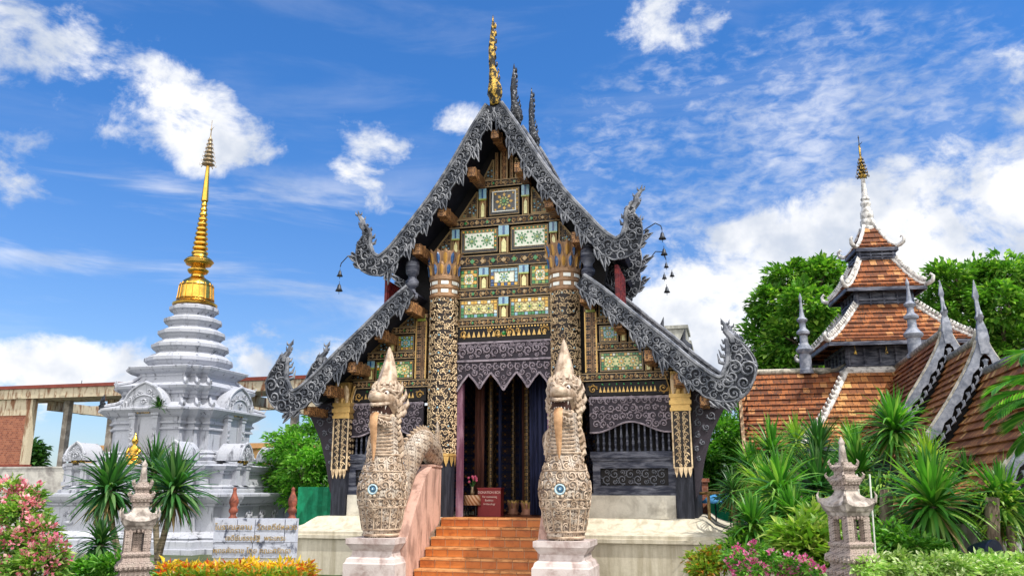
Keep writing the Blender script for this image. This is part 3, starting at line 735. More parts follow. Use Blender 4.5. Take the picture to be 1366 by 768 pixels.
# ---- columns
def petals(mb, cx, cy, z, r0, r1, h, n, w_, m_in, m_out, ph=0., rl=1.):
    for k in range(n):
        a = 2 * PI * k / n + ph; u = Vector((cos(a), sin(a), 0)); v = Vector((-sin(a), cos(a), 0))
        def P3(t, s_, off): return Vector((cx, cy, z)) + u * (r0 + (r1 - r0) * t ** 1.6 + off) + v * s_ + Vector((0, 0, h * t))
        for (mi, sc, off) in ((m_out, 1., 0.), (m_in[k % len(m_in)], .62, .018)):
            mb.mi = mi; prof = [(0, .35), (.3, .8), (.6, 1.), (.85, .75), (1., .05)]
            b = len(mb.v)
            for (t, q) in prof:
                tt = .5 + (t - .5) * (sc if sc < 1 else 1)
                mb.v.append(tuple(P3(tt, -w_ / 2 * q * sc, off - .015))); mb.v.append(tuple(P3(tt, 0, off + .012))); mb.v.append(tuple(P3(tt, w_ / 2 * q * sc, off - .015)))
            for i in range(4):
                for j in range(2):
                    mb.F(b + i * 3 + j, b + i * 3 + j + 1, b + i * 3 + j + 4, b + i * 3 + j + 3)
COLM = [M['lacquer'], M['dark_wood'], M['band'], M['white_tile'], M['gold_relief'], M['g_blue'], M['gold_plain'], plain('amber petal', (.50, .27, .06), .3)]
for sx in (-1, 1):
    cx, cy = sx * 1.285, -.06
    mb = MB(); n = 16; r = .285
    mb.mi = 0; mb.lathe([(r, 2.12), (r, 5.44)], (cx, cy), n, cap=False)
    mb.build('column_shaft', COLM, hall, True)
    mb = MB(); rr_ = random.Random(8)
    def cs(th, z, off): return (cx + (r + off) * sin(th), cy - (r + off) * cos(th), z)
    def cscroll(th, z, q, a0, sg, thick, turns=1.3, n=11):
        pts = []
        for i in range(n + 1):
            t = i / n; s_ = q * (1 - t) ** .8 + q * .08; a = a0 + sg * turns * 2 * PI * t
            pts.append(cs(th + s_ * cos(a) / r, z + s_ * sin(a), .004))
        mb.tube(pts, [thick * (1 - .5 * i / n) for i in range(n + 1)], 4)
    for k in range(26):
        z = 2.24 + 3.18 * (k + .5) / 26
        for j in range(5):
            th0 = (j + .5 * (k % 2)) * .40 + rr_.uniform(-.05, .05); q = rr_.uniform(.034, .058); a0 = rr_.uniform(0, 6.28); f_ = 1 if rr_.random() < .5 else -1
            lf = rr_.uniform(0, 6.28); zj = z + rr_.uniform(-.02, .02)
            for sg in ((1, -1) if th0 > .1 else (1,)):
                mb.mi = 0; aa = a0 if sg > 0 else PI - a0
                cscroll(sg * th0, zj, q, aa, sg * f_, .0105)
                for e in range(2):
                    l_ = lf + e * 2.6; dx_, dz2 = sg * cos(l_), sin(l_)
                    mb.tube([cs(sg * th0 + dx_ * q / r, zj + dz2 * q, .003), cs(sg * th0 + dx_ * (q + .025) / r, zj + dz2 * (q + .02) + .012, .008), cs(sg * th0 + dx_ * (q + .035) / r, zj + dz2 * (q + .02) + .035, .003)], [.010, .012, .003], 4)
        if k % 3 == 1:
            for th0 in (0, .8, -.8): mb.mi = 1; mb.ball(cs(th0, z, .006), .020, 5, 3)
    mb.build('column_relief', [M['gold_relief'], M['g_cyan']], hall)
    mb = MB(); mb.mi = 1; mb.lathe([(r - .012, 1.02), (r - .012, 2.14)], (cx, cy), n, cap=False)
    mb.build('column_foot', COLM, hall, True)
    mb = MB()
    for k in range(14):    # fringe of gilded points over the foot
        a = 2 * PI * k / 14; u = Vector((cos(a), sin(a), 0)); v = Vector((-sin(a), cos(a), 0)); c = Vector((cx, cy, 0))
        q = [c + u * (r + .006) + v * s_ + Vector((0, 0, z)) for s_, z in ((-.06, 2.22), (.06, 2.22), (.045, 2.12), (0, 2.0), (-.045, 2.12))]
        q2 = [p + u * -.02 for p in q]; b = len(mb.v); mb.v += [tuple(p) for p in q + q2]; mb.F(b, b + 1, b + 2, b + 3, b + 4)
    mb.lathe([(r + .004, 2.2), (r + .02, 2.21), (r + .02, 2.25), (r + .004, 2.26)], (cx, cy), n)
    mb.build('column_fringe', M['gold_plain'], hall)
    mb = MB(); mb.mi = 2
    mb.lathe([(r, 5.42), (r + .03, 5.45), (r + .03, 5.49), (r + .005, 5.51), (r + .005, 5.60), (r + .028, 5.62), (r + .028, 5.66), (r + .005, 5.68), (r + .005, 5.78), (r + .035, 5.80), (r + .04, 5.86), (r, 5.9), (r * .95, 5.95)], (cx, cy), n)
    mb.mi = 3
    for z in (5.555, 5.73):
        for k in range(8):
            a = -PI / 2 + k * PI / 4 + .35; 
            mb.cbox((cx + (r + .006) * cos(a), cy + (r + .006) * sin(a), z), .15, .012, .07, Matrix.Rotation(a + PI / 2, 3, 'Z'))
    mb.build('column_ring', COLM, hall)
    mb = MB(); mb.mi = 2; mb.lathe([(r * .9, 5.85), (r * 1.0, 6.1), (r * 1.25, 6.38), (r * 1.2, 6.4)], (cx, cy), n)
    petals(mb, cx, cy, 6.06, r + .03, r + .11, .38, 14, .14, (5, 7), 2, .13)
    petals(mb, cx, cy, 5.84, r + .02, r + .07, .34, 14, .14, (7, 5), 2, .13 + PI / 14)
    mb.build('lotus_capital', COLM, hall)
    # outer square column
    cx = sx * 3.47; h_ = .165
    mb = MB(); mb.mi = 0; mb.box(cx - h_, cx + h_, -.14, .19, 1.92, 3.02); mb.mi = 4
    for k in range(8):
        for sg in (-1, 1):
            scroll(mb, cx + sg * .07, 2.06 + k * .125, .048, PI / 2 - sg * PI / 2, sg, -.146, .011, leaf=False); scroll(mb, cx + sg * .05, 2.0 + k * .125, .028, -1.5, -sg, -.146, .010, leaf=False)
            o_ = MB(); scroll(o_, sg * .07, 2.06 + k * .125, .048, PI / 2 - sg * PI / 2, sg, 0, .011, leaf=False); o_.m = [4] * len(o_.f); mb.add(o_, Matrix.Translation((cx - sx * (h_ + .006), .025, 0)) @ Matrix.Rotation(-sx * PI / 2, 4, 'Z'))
    mb.mi = 4
    for a in (-1, 1): mb.box(cx + a * h_ - .014, cx + a * h_ + .014, -.155, -.13, 1.95, 3.02)
    for k in range(4):
        x = cx - h_ + .04 + k * .083; mb.poly_y([(x - .04, 1.97), (x + .04, 1.97), (x + .03, 1.88), (x, 1.78), (x - .03, 1.88)], -.16, -.138)
    mb.build('column_shaft', COLM, hall)
    mb = MB(); mb.mi = 1; mb.box(cx - h_ + .01, cx + h_ - .01, -.13, .18, 1.02, 1.94); mb.build('column_foot', COLM, hall)
    mb = MB(); mb.mi = 6
    for z0, z1, e in ((3.0, 3.06, .03), (3.06, 3.12, .012), (3.12, 3.2, .04), (3.2, 3.25, .015), (3.25, 3.32, .035)): mb.box(cx - h_ - e, cx + h_ + e, -.14 - e, .19 + e, z0, z1)
    mb.box(cx - h_, cx + h_, -.14, .18, 3.3, 3.75)
    for side in range(4):
        for k in range(3):
            Mx = Matrix.Rotation(side * PI / 2, 4, 'Z'); o_ = MB(); o_.mi = 6 if (k + side) % 2 else 4
            x = -.11 + k * .11
            b = len(o_.v)
            for t, q, off in ((0, .5, 0), (.4, .95, .01), (.8, 1., .05), (1., .5, .07)): o_.v += [(x - .055 * q, -(h_ + .012 + off), 3.32 + .34 * t), (x, -(h_ + .035 + off), 3.32 + .36 * t), (x + .055 * q, -(h_ + .012 + off), 3.32 + .34 * t)]
            for i in range(3):
                for j in range(2): o_.F(b + i * 3 + j, b + i * 3 + j + 1, b + i * 3 + j + 4, b + i * 3 + j + 3)
            mb.add(o_, Matrix.Translation((cx, .025, 0)) @ Mx)
    mb.build('lotus_capital', COLM, hall)

# ---- doorway
mb = MB(); mb.box(-.99, .99, -.03, .10, 4.12, 4.50); mb.mi = 1
for i in range(23): scroll(mb, -.93 + i * .084, 4.40, .036, i, 1 if i % 2 else -1, -.04, .011, leaf=False)
for i in range(11):
    x = -.86 + i * .172; fl = 1 if i % 2 else -1
    scroll(mb, x, 4.31 + fl * .03, .085, fl * 1.5, fl, -.045, .02); scroll(mb, x, 4.31 - fl * .11, .045, fl, -fl, -.045, .014, leaf=False)
mb.box(-.99, .99, -.06, -.03, 4.46, 4.50); mb.box(-.99, .99, -.06, -.03, 4.09, 4.13)
mb.build('door_lintel', [M['wood_ground'], M['wood_relief']], hall)
mb = MB(); tips = [(-.99, 3.50), (-.74, 3.84), (-.50, 3.54), (-.27, 3.86), (0, 3.50), (.27, 3.86), (.50, 3.54), (.74, 3.84), (.99, 3.50)]
mb.poly_y([(-.99, 4.09)] + tips + [(.99, 4.09)], -.02, .04)
mb.mi = 1
for (a, b) in zip(tips, tips[1:]): mb.tube([(a[0], -.035, a[1]), ((a[0] * .5 + b[0] * .5), -.035, (a[1] + b[1]) / 2 + .02), (b[0], -.035, b[1])], .022, 5)
for i in range(13):
    x = -.90 + i * .15; fl = 1 if i % 2 else -1
    scroll(mb, x, 3.98, .07, fl * 1.5, fl, -.03, .016)
for x, z in ((-.92, 3.78), (-.5, 3.78), (-.38, 3.86), (-.62, 3.86), (0, 3.76), (-.12, 3.84), (.12, 3.84), (.5, 3.78), (.38, 3.86), (.62, 3.86), (.92, 3.78), (0, 3.64), (.5, 3.65), (-.5, 3.65)):
    scroll(mb, x, z, .06, x * 9, 1 if x > 0 else -1, -.03, .015, leaf=False)
mb.build('scalloped_valance', [M['wood_ground'], M['wood_relief']], hall)
JM = two('violet red door jamb', (.14, .05, .09), (.34, .2, .27), .6, 3, stretch=(1, 1, .3))
for sx in (-1, 1):
    mb = MB(); a, b = sorted((sx * .99, sx * .88)); mb.box(a, b, .02, .16, 1.04, 4.1); mb.build('door_jamb', JM, hall)
# interior: floor, back wall, gilded pillars with lotus feet
mb = MB(); mb.box(-3.55, 3.55, .16, 4.2, .98, 1.035); mb.build('hall_floor', two('worn red floor', (.10, .03, .02), (.2, .07, .04), .5, 2), hall)
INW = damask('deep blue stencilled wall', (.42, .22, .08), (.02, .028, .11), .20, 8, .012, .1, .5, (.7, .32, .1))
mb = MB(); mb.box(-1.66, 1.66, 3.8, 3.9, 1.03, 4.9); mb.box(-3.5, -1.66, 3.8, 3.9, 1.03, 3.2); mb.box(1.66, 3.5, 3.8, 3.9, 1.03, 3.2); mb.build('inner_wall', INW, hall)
for sg in (-1, 1):
    mb = MB(); a_, b_ = sorted((sg * 1.67, sg * 3.5)); mb.box(a_, b_, .66, 3.9, 3.2, 3.26); mb.build('aisle_ceiling', M['black'], hall)
    mb = MB(); a_, b_ = sorted((sg * 1.665, sg * 1.64)); mb.box(a_, b_, .36, 3.8, 3.2, 4.89); mb.build('inner_side_wall', INW, hall)
mb = MB(); mb.box(-1.66, 1.66, .35, 4.15, 4.9, 5.0); mb.build('inner_ceiling', M['black'], hall)
PIL = damask('black and gold pillar', (.42, .26, .09), (.012, .008, .010), .14, 20, .03, .3, .4)
for (x, y, r) in ((-.62, 1.2, .055), (-.30, 1.9, .05), (.12, 1.5, .075), (.40, 2.0, .04), (.62, 2.8, .05), (-.08, 3.2, .06), (-1.0, 2.6, .12), (1.05, 2.8, .12), (.22, 3.4, .1)):
    mb = MB(); mb.lathe([(r, 1.2), (r, 4.9)], (x, y), 10, cap=False)
    mb.mi = 1; mb.lathe([(r + .07, 1.035), (r + .09, 1.06), (r + .05, 1.12), (r + .06, 1.15), (r, 1.22)], (x, y), 12)
    petals(mb, x, y, 1.10, r + .03, r + .08, .24, 8, .12, (1,), 2)
    mb.build('inner_pillar', [PIL, plain('rose gilt', (.42, .2, .13), .5, .2), M['gold_plain']], hall, True)
mb = MB(); mb.box(.30, .52, 2.6, 2.64, 2.75, 3.6); mb.build('hanging_panel', damask('orange stencilled hanging', (.75, .25, .05), (.16, .04, .02), .1, 20, .05, 0, .6), hall)
DR1 = two('maroon brown drape', (.05, .015, .012), (.12, .045, .03), .8, 4, stretch=(6, 6, .4)); DR2 = two('night blue drape', (.008, .012, .04), (.03, .04, .11), .7, 4, stretch=(6, 6, .4))
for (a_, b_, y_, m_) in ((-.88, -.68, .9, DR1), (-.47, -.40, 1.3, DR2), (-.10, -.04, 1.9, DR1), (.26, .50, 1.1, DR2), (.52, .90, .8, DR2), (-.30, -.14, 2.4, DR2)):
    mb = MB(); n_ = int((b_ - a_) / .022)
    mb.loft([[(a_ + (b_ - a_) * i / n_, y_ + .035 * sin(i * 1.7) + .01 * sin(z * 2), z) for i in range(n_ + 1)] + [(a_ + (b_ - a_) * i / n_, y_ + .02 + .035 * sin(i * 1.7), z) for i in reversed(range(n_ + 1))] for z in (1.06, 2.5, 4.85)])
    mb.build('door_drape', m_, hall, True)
# ---- masonry platform
M['white_wall'] = two('streaked cream plaster', (.42, .375, .28), (.60, .555, .45), .85, 2.2, .30, .60, stretch=(3.2, 3.2, .35), bmp=.3, fine=.12)
M['white_top'] = two('sun bleached plaster', (.42, .39, .33), (.68, .65, .57), .85, 3, .3, .6, fine=.12)
def rect(x0, x1, y0, y1, z): return [(x0, y0, z), (x1, y0, z), (x1, y1, z), (x0, y1, z)]
PROF = [(0, 1.05), (.05, 1.045), (.13, .99), (.24, .90), (.40, .84), (.58, .80), (.62, .785), (.62, .73), (.66, .725), (.66, .66), (.60, .645), (.60, 0.0)]
plat = thing('stone_platform', 'cream plaster platform with streaked walls under the temple hall', 'platform', FR(0, 0), -A)
for sx in (-1, 1):
    mb = MB(); rings = []
    for d, z in PROF:
        if sx > 0: rings.append(rect(1.15, 3.72 + d, -.34 - d, 4.9, z))
        else: rings.append(rect(-3.72 - d, -1.15, -.34 - d, 4.9, z))
    mb.loft(rings); mb.build('plinth', M['white_wall'], plat)
    mb = MB(); a, b = sorted((sx * 1.62, sx * 3.30)); mb.box(a, b, -.05, .15, 1.05, 1.46); mb.build('low_wall', M['white_top'], plat)
mb = MB(); mb.box(-1.148, 1.148, -.34, 4.8, 0, 1.0); mb.build('threshold_block', M['white_wall'], plat)
# ---- stairs
ST = bpy.data.materials.new('x'); bpy.data.materials.remove(ST)
STM, t, b = mat('glazed orange stair tile', .38, 0, .5)
g_ = t.new('ShaderNodeNewGeometry').outputs['Random Per Island']
nz_ = t.noise(objc(t), 5, 7, .7)
c_ = t.mix(g_, (.46, .13, .03, 1), (.60, .21, .045, 1)); c_ = t.mix(t.ramp(nz_, .45, .75), c_, (.30, .08, .02, 1))
t.l.new(c_, b.inputs['Base Color']); bump(t, b, nz_, .25, .01)
STT = two('worn paler stair nosing', (.36, .13, .04), (.64, .32, .13), .45, 6, .3, .6)  # treads and nosings in a paler orange than the risers
GR = plain('pale grout', (.58, .40, .26), .9)
stairs = thing('staircase', 'flight of glazed orange tile steps up to the temple doorway', 'stairs', FR(0, 0), -A)
r_ = random.Random(4)
NS = 6; rise = 1.04 / 6.35
for i in range(NS + 1):
    z1 = 1.045 - i * rise; z0 = z1 - rise; y0 = -.45 - i * .27
    mb = MB(); mb.mi = 1; mb.box(-1.13, 1.145, y0 + .015, y0 + .6 if i else .02, max(z0, 0), z1 - .012)
    mb.mi = 0; nn_ = 8; w_ = 2.27 / nn_; o_ = (i % 2) * w_ / 2
    for k in range(nn_ + 1):
        a = max(-1.13, -1.13 + k * w_ - o_); b_ = min(1.14, -1.13 + (k + 1) * w_ - o_)
        if b_ - a < .03: continue
        j = r_.uniform(-.002, .002)
        mb.box(a + .007, b_ - .007, y0 + j, y0 + .02, z0 + .008, z1 - .040)          # riser tile
        mb.mi = 2; mb.box(a + .007, b_ - .007, y0 - .022 + j, y0 + .268, z1 - .032, z1 + j)       # nosing and tread
        mb.mi = 0
        if i == 0: mb.box(a + .005, b_ - .005, y0 + .276, .0, z1 - .032, z1 + j)
    mb.build('step', [STM, GR, STT], stairs)
M['pink'] = two('pink washed plaster', (.30, .18, .145), (.60, .38, .31), .8, 2.2, .34, .56, stretch=(2, 2, .6), fine=.15)
for sx in (-1, 1):
    mb = MB(); x0, x1 = (1.152, 1.36) if sx > 0 else (-1.36, -1.15)
    mb.poly_x([(-.42, 0), (-.42, 1.98), (-.95, 1.99), (-1.25, 1.82), (-1.7, 1.3), (-2.0, .9), (-2.12, .72), (-2.12, 0)], x0, x1)
    mb.poly_x([(-.42, 1.98), (-.42, 2.02), (-.96, 2.03), (-.96, 1.99)], x0 - .02, x1 + .02)
    o = mb.build('stair_balustrade', M['pink'], None, loc=FR(0, 0), rotz=-A)
    tag(o, ('pink plaster side wall of the stairs below the %s serpent body' % ('right' if sx > 0 else 'left')), 'wall', 'stair side walls')
# ============================================================ SERPENT STATUES
M['naga'] = damask('carved serpent stone', (.62, .545, .46), (.15, .11, .085), .20, 12, .05, 0., .5, cf2=(.42, .31, .22), bdist=.012, strength=.8)
M['naga_s'] = two('smooth carved stone', (.28, .19, .125), (.62, .49, .37), .5, 6, .35, .65, bmp=.4, bdist=.01, fine=.2, spec=.5)
M['naga_t'] = two('ochre stained stone', (.30, .15, .07), (.60, .36, .19), .5, 5, .3, .7, bmp=.4, fine=.2)
M['naga_w'] = two('pale worn stone', (.48, .42, .36), (.75, .70, .64), .5, 8, .35, .6, bmp=.4, fine=.2)
M['naga_e'] = two('carved stone edges', (.27, .19, .135), (.56, .45, .35), .5, 12, .35, .6, bmp=.4, fine=.2)
M['mouth'] = plain('dark mouth', (.05, .02, .015), .8)
M['jewel'] = plain('blue jewel glass', (.03, .12, .22), .15, 0, .1, spec=.8); M['jewel2'] = plain('pale jewel ring', (.45, .60, .66), .3, 0, .1)
BUST = [(0, .29, .29, 0), (.06, .31, .31, 0), (.25, .35, .34, 0), (.5, .395, .38, -.01), (.62, .41, .39, -.01), (.78, .425, .40, -.02), (.95, .405, .38, -.01), (1.12, .36, .345, 0), (1.3, .30, .295, .02), (1.5, .262, .26, .03), (1.7, .24, .24, .04), (1.9, .232, .235, .03), (2.05, .225, .23, .02)]
def bust_at(z):
    for a, b in zip(BUST, BUST[1:]):
        if z <= b[0]: t = (z - a[0]) / (b[0] - a[0]); return [a[i] + (b[i] - a[i]) * t for i in range(4)]
    return list(BUST[-1])
def surf(th, z, off=0.):
    """th = 0 faces the viewer (-y)"""
    _, hx, hy, cy = bust_at(z); return Vector(((hx + off) * sin(th), cy - (hy + off) * cos(th), z))
def sscroll(mb, th, z, r, sgn, thick, turns=1.4, a0=0., n=14):
    pts = []
    for i in range(n + 1):
        t = i / n; rr = r * (1 - t) ** .8 + r * .08; a = a0 + sgn * turns * 2 * PI * t
        hx = bust_at(z)[1]
        pts.append(surf(th + rr * cos(a) / hx, max(.02, z + rr * sin(a)), .008 + thick * .5))
    mb.tube(pts, [thick * (1 - .5 * i / n) for i in range(n + 1)], 4)
    mb.ball(surf(th, z, thick), thick * 1.3, 5, 3)
def eldisk(mb, c, rx, ry, rz, n=10, m_=8):
    mb.ball(c, 1., n, m_, rx, ry, rz)
def ring_xz(y, cz, hw, hh, n=16, top=1., drop=0.):
    out = []
    for k in range(n):
        a = 2 * PI * k / n; c_, s_ = cos(a), sin(a)
        q = abs(s_) ** .85 * (1 if s_ > 0 else -1)
        out.append((hw * c_, y, cz + hh * q * (top if s_ > 0 else 1) + drop * (c_ * c_)))
    return out
def make_naga():
    mb = MB(); mb.mi = 0
    rings = []
    N = 28
    for i in range(21 * 2 + 1):
        z = 2.05 * i / 42; rings.append([surf(2 * PI * k / N, z) for k in range(N)])
    mb.loft(rings)
    r_ = random.Random(5)
    # relief: scrolls over the chest, three bands
    mb.mi = 1
    for (z, r, cnt, th0) in ((.70, .075, 14, .35), (.86, .085, 13, .32), (1.02, .07, 13, .2), (1.17, .06, 12, .2), (1.30, .05, 12, .1), (.57, .05, 18, .2)):
        for k in range(cnt):
            th = -PI + 2 * PI * (k + .5) / cnt
            if abs(th) < .26 and .6 < z < .95: continue
            sscroll(mb, th, z, r * r_.uniform(.85, 1.1), 1 if th > 0 else -1, .014, a0=r_.uniform(0, 6))
    for z, w_ in ((.50, .018), (.635, .014), (1.10, .014), (1.38, .020), (.04, .02), (.13, .014)):
        for off in (0,):
            pts = [surf(2 * PI * k / 28, z, .006) for k in range(29)]; mb.tube(pts, w_, 5, False)
    # lower skirt: rows of plaques, dark beads painted in as shaded holes
    for k in range(16):
        th = -PI + 2 * PI * k / 16
        mb.mi = 1; mb.tube([surf(th, z, .004) for z in (.14, .25, .38, .49)], .014, 4)
        mb.mi = 3
        for z in (.20, .29, .38, .45):
            if (k + int(z * 30)) % 2: mb.ball(surf(th + .19, z, -.005), .016, 5, 3)
        mb.mi = 1
        for z in (.24, .36): sscroll(mb, th + .19, z, .035, 1 if k % 2 else -1, .009, 1.1)
    # pendant under the medallion
    for k, (z, r) in enumerate(((.52, .07), (.43, .05), (.36, .03))):
        sscroll(mb, -.09, z, r, 1, .013, 1.2, PI); sscroll(mb, .09, z, r, -1, .013, 1.2, 0)
    mb.mi = 1
    for q in range(10): a = q * 2 * PI / 10; mb.ball(surf(.115 / .42 * cos(a), .80 + .115 * sin(a), .01), .032, 5, 4)
    mb.mi = 4; b = MB()
    mb.tube([surf(.075 / .42 * cos(2 * PI * k / 14), .80 + .075 * sin(2 * PI * k / 14), .02) for k in range(15)], .016, 5, False)
    mb.mi = 5; mb.ball(surf(0, .80, .0), .055, 8, 5, 1, .5, 1)
    mb.mi = 4; mb.ball(surf(0, .80, .022), .018, 6, 4)
    # throat plates
    mb.mi = 1
    for k in range(9):
        z = 1.42 + k * .062
        mb.tube([surf(th, z + .03 * (abs(th) / 1.1) ** 2, .006) for th in [-1.0 + .2 * j for j in range(11)]], [.006] + [.022] * 9 + [.006], 5)
    # flame frill down both sides of the neck
    for sx in (-1, 1):
        for k in range(10):
            z = 1.36 + k * .10; p = surf(sx * 1.55, z, 0)
            L_ = .09 + .04 * sin(k)
            mb.tube([p + Vector((0, .02, 0)), p + Vector((sx * L_ * .5, .02, L_ * .3)), p + Vector((sx * L_ * .55, .03, L_ * 1.3))], [.05, .04, .005], 5)
    body = ('body', mb)
    # head ------------------------------------------------
    hd = MB(); hd.mi = 0
    hd.loft([ring_xz(*a) for a in ((.34, 2.26, .03, .05), (.29, 2.27, .17, .22), (.18, 2.28, .25, .29), (.05, 2.32, .275, .28), (-.08, 2.36, .265, .22), (-.18, 2.36, .24, .16), (-.27, 2.355, .215, .125), (-.36, 2.36, .195, .11), (-.44, 2.375, .175, .105), (-.50, 2.385, .13, .08), (-.53, 2.39, .05, .03))])
    # upper lip roll and brow
    lip = [(x * .215, -.24 - .27 * cos(x * PI / 2), 2.245 + .03 * abs(x) - .02 * (1 - x * x)) for x in [-1 + .2 * k for k in range(11)]]
    hd.mi = 1; hd.tube(lip, [.02] + [.034] * 9 + [.02], 6)
    for sx in (-1, 1):
        hd.tube([(sx * .04, -.37, 2.46), (sx * .11, -.33, 2.52), (sx * .20, -.22, 2.52), (sx * .27, -.08, 2.44)], [.02, .035, .035, .012], 6)
        hd.tube(spiral_pts(sx * .075, 2.44, .05, 0, 1.3, sx, -.47), .015, 4)
        hd.mi = 2; hd.ball((sx * .15, -.27, 2.445), .058, 8, 6); hd.mi = 3; hd.ball((sx * .158, -.318, 2.445), .026, 6, 5); hd.mi = 1
        # cheek curls and ears
        for k, (y, z, r) in enumerate(((-.10, 2.28, .08), (.06, 2.20, .09), (.04, 2.40, .08), (.18, 2.32, .08))):
            hd.tube([(sx * (.26 + .02 * sin(t_)), y + r * cos(t_ * 1.) * (1 - t_ / 9), z + r * sin(t_) * (1 - t_ / 9)) for t_ in [q * .6 for q in range(13)]], [.022 * (1 - q / 16) for q in range(13)], 5)
        for (y, z, L_, t_) in ((.02, 2.44, .26, .0), (.10, 2.34, .24, .05), (.16, 2.20, .20, .08), (.08, 2.08, .16, .06)):
            hd.tube([(sx * .22, y, z), (sx * (.30 + t_), y + .03, z + .04), (sx * (.345 + t_), y + .06, z + L_ * .5), (sx * (.325 + t_), y + .09, z + L_)], [.06, .065, .045, .004], 6)
    # lower jaw
    hd.mi = 0
    hd.loft([ring_xz(*a) for a in ((.20, 2.08, .12, .10), (.08, 2.06, .22, .10), (-.08, 2.03, .22, .085), (-.22, 2.01, .195, .06), (-.34, 2.015, .165, .045), (-.41, 2.03, .11, .035), (-.44, 2.04, .04, .015))])
    hd.mi = 1
    hd.tube([(x * .19, -.17 - .26 * cos(x * PI / 2), 2.065) for x in [-1 + .2 * k for k in range(11)]], [.012] + [.022] * 9 + [.012], 6)
    for sx in (-1, 1):   # beard curls
        for k in range(4): 
            a = k / 3
            hd.tube(spiral_pts(sx * (.05 + .15 * a), 1.95 - .02 * k, .055, 0, 1.2, sx, -.40 + .20 * a * a), .016, 4)
    hd.mi = 3; hd.box(-.16, .16, -.36, .1, 2.09, 2.26)
    hd.mi = 2
    for k in range(7):
        x = -.15 + k * .05; y = -.20 - .25 * cos(x / .19 * PI / 2)
        for s_, z in ((-1, 2.235), (1, 2.085)): hd.tube([(x, y, z), (x, y - .005, z + s_ * .035)], [.016, .010], 5)
    for sx in (-1, 1):
        hd.tube([(sx * .155, -.30, 2.24), (sx * .165, -.33, 2.20), (sx * .155, -.33, 2.15)], [.02, .015, .004], 5)
    hd.v = [(x * (.84 if abs(x) < .28 else .80), y, z) for x, y, z in hd.v]
    head = ('head', hd)
    # tongue
    tg = MB(); tg.mi = 0
    pr = [(-.30, 2.10, .05), (-.44, 2.095, .07), (-.50, 2.02, .075), (-.50, 1.86, .07), (-.475, 1.7, .06), (-.455, 1.52, .045), (-.45, 1.36, .028), (-.45, 1.27, .004)]
    rg = []
    for i, (y, z, w_) in enumerate(pr):
        a = Vector((0, pr[min(i + 1, 7)][0] - pr[max(i - 1, 0)][0], pr[min(i + 1, 7)][1] - pr[max(i - 1, 0)][1])).normalized(); nn = Vector((0, -a.z, a.y)) * .018
        rg.append([Vector((-w_, y, z)), Vector((-w_ * .4, y, z)) - nn * .2, Vector((0, y, z)) - nn * -.8, Vector((w_ * .4, y, z)) - nn * .2, Vector((w_, y, z)), Vector((0, y, z)) + nn * -1.6])
    tg.loft(rg)
    # crown and crest
    cr = MB(); cr.mi = 1
    for z, r, w_ in ((2.50, .235, .03), (2.57, .215, .026), (2.63, .195, .022)):
        cr.tube([(r * cos(2 * PI * k / 20), .03 + r * 1.05 * sin(2 * PI * k / 20), z) for k in range(21)], w_, 6, False)
    cr.mi = 0; cr.lathe_at((0, .03, 0), [(.24, 2.40), (.235, 2.50), (.20, 2.60), (.175, 2.66)], 18)
    for k in range(14):
        a = 2 * PI * k / 14; u = Vector((cos(a), sin(a), 0)); c = Vector((0, .03, 0))
        cr.mi = 1; cr.tube([c + u * .22 + Vector((0, 0, 2.52)), c + u * .25 + Vector((0, 0, 2.60)), c + u * .20 + Vector((0, 0, 2.70))], [.04, .035, .004], 5)
    for k in range(7): 
        a = -PI / 2 + (k - 3) * .28; cr.mi = 1; cr.ball((.245 * cos(a), .03 + .25 * sin(a), 2.46 + .02 * (3 - abs(k - 3))), .028, 6, 4)
    cr.mi = 0; rings = []
    for i in range(17):
        t = i / 16; z = 2.62 + .72 * t; r = (.178 * (1 - t) ** .72) * (1 + .05 * sin(t * 5)) + .006
        cy = .03 + .05 * sin(t * PI) + .05 * t
        rings.append([(r * (1 + .07 * cos(7 * a)) * cos(a), cy + r * 1.1 * (1 + .07 * cos(7 * a)) * sin(a), z) for a in [2 * PI * k / 28 for k in range(28)]])
    cr.loft(rings)
    # tail body climbing the wall
    tl = MB(); P_ = [(0, .10, .35, .30), (.04, .36, .70, .30), (.14, .55, 1.15, .27), (.28, .74, 1.52, .245), (.35, .95, 1.66, .235), (.38, 1.20, 1.60, .225), (.38, 1.42, 1.46, .21), (.38, 1.60, 1.37, .17), (.38, 1.70, 1.50, .09), (.38, 1.72, 1.80, .06), (.38, 1.70, 2.12, .012)]
    S = catmull(P_, 5); tl.mi = 0
    tl.tube([s_[:3] for s_ in S], [s_[3] for s_ in S], 18)
    for i in range(6, len(S) - 1, 1):
        a, b = Vector(S[i - 1][:3]), Vector(S[min(i + 1, len(S) - 1)][:3]); d = (b - a).normalized(); up = (Vector((0, 0, 1)) - d * d.z)
        up = up.normalized() if up.length > .1 else Vector((0, -1, 0))
        if i < 14: up = (Vector((-.1, -.2, .5)) - d * d.dot(Vector((-.1, -.2, .5)))).normalized()
        p = Vector(S[i][:3]) + up * S[i][3] * .9; tl.mi = 1
        if i > 34: break
        tl.tube([p, p + up * .05 - d * .0, p + up * .11 - d * .05], [.045, .035, .005], 5)
    # a blue beaded band at the join
    tl.mi = 2
    for i in range(10):
        t = i / 9; tl.ball((-.02 + .25 * t + (.0), .28 + .1 * t, 1.28 - .85 * t) if 0 else (.30 - .02 * t, .16 + .16 * sin(t * 3), 1.25 - .9 * t), .022, 5, 4)
    return body, head, tg, cr, tl
MT = [M['naga'], M['naga_s'], M['naga_w'], M['mouth'], M['jewel2'], M['jewel']]
nb, nh, ntg, ncr, ntl = make_naga()
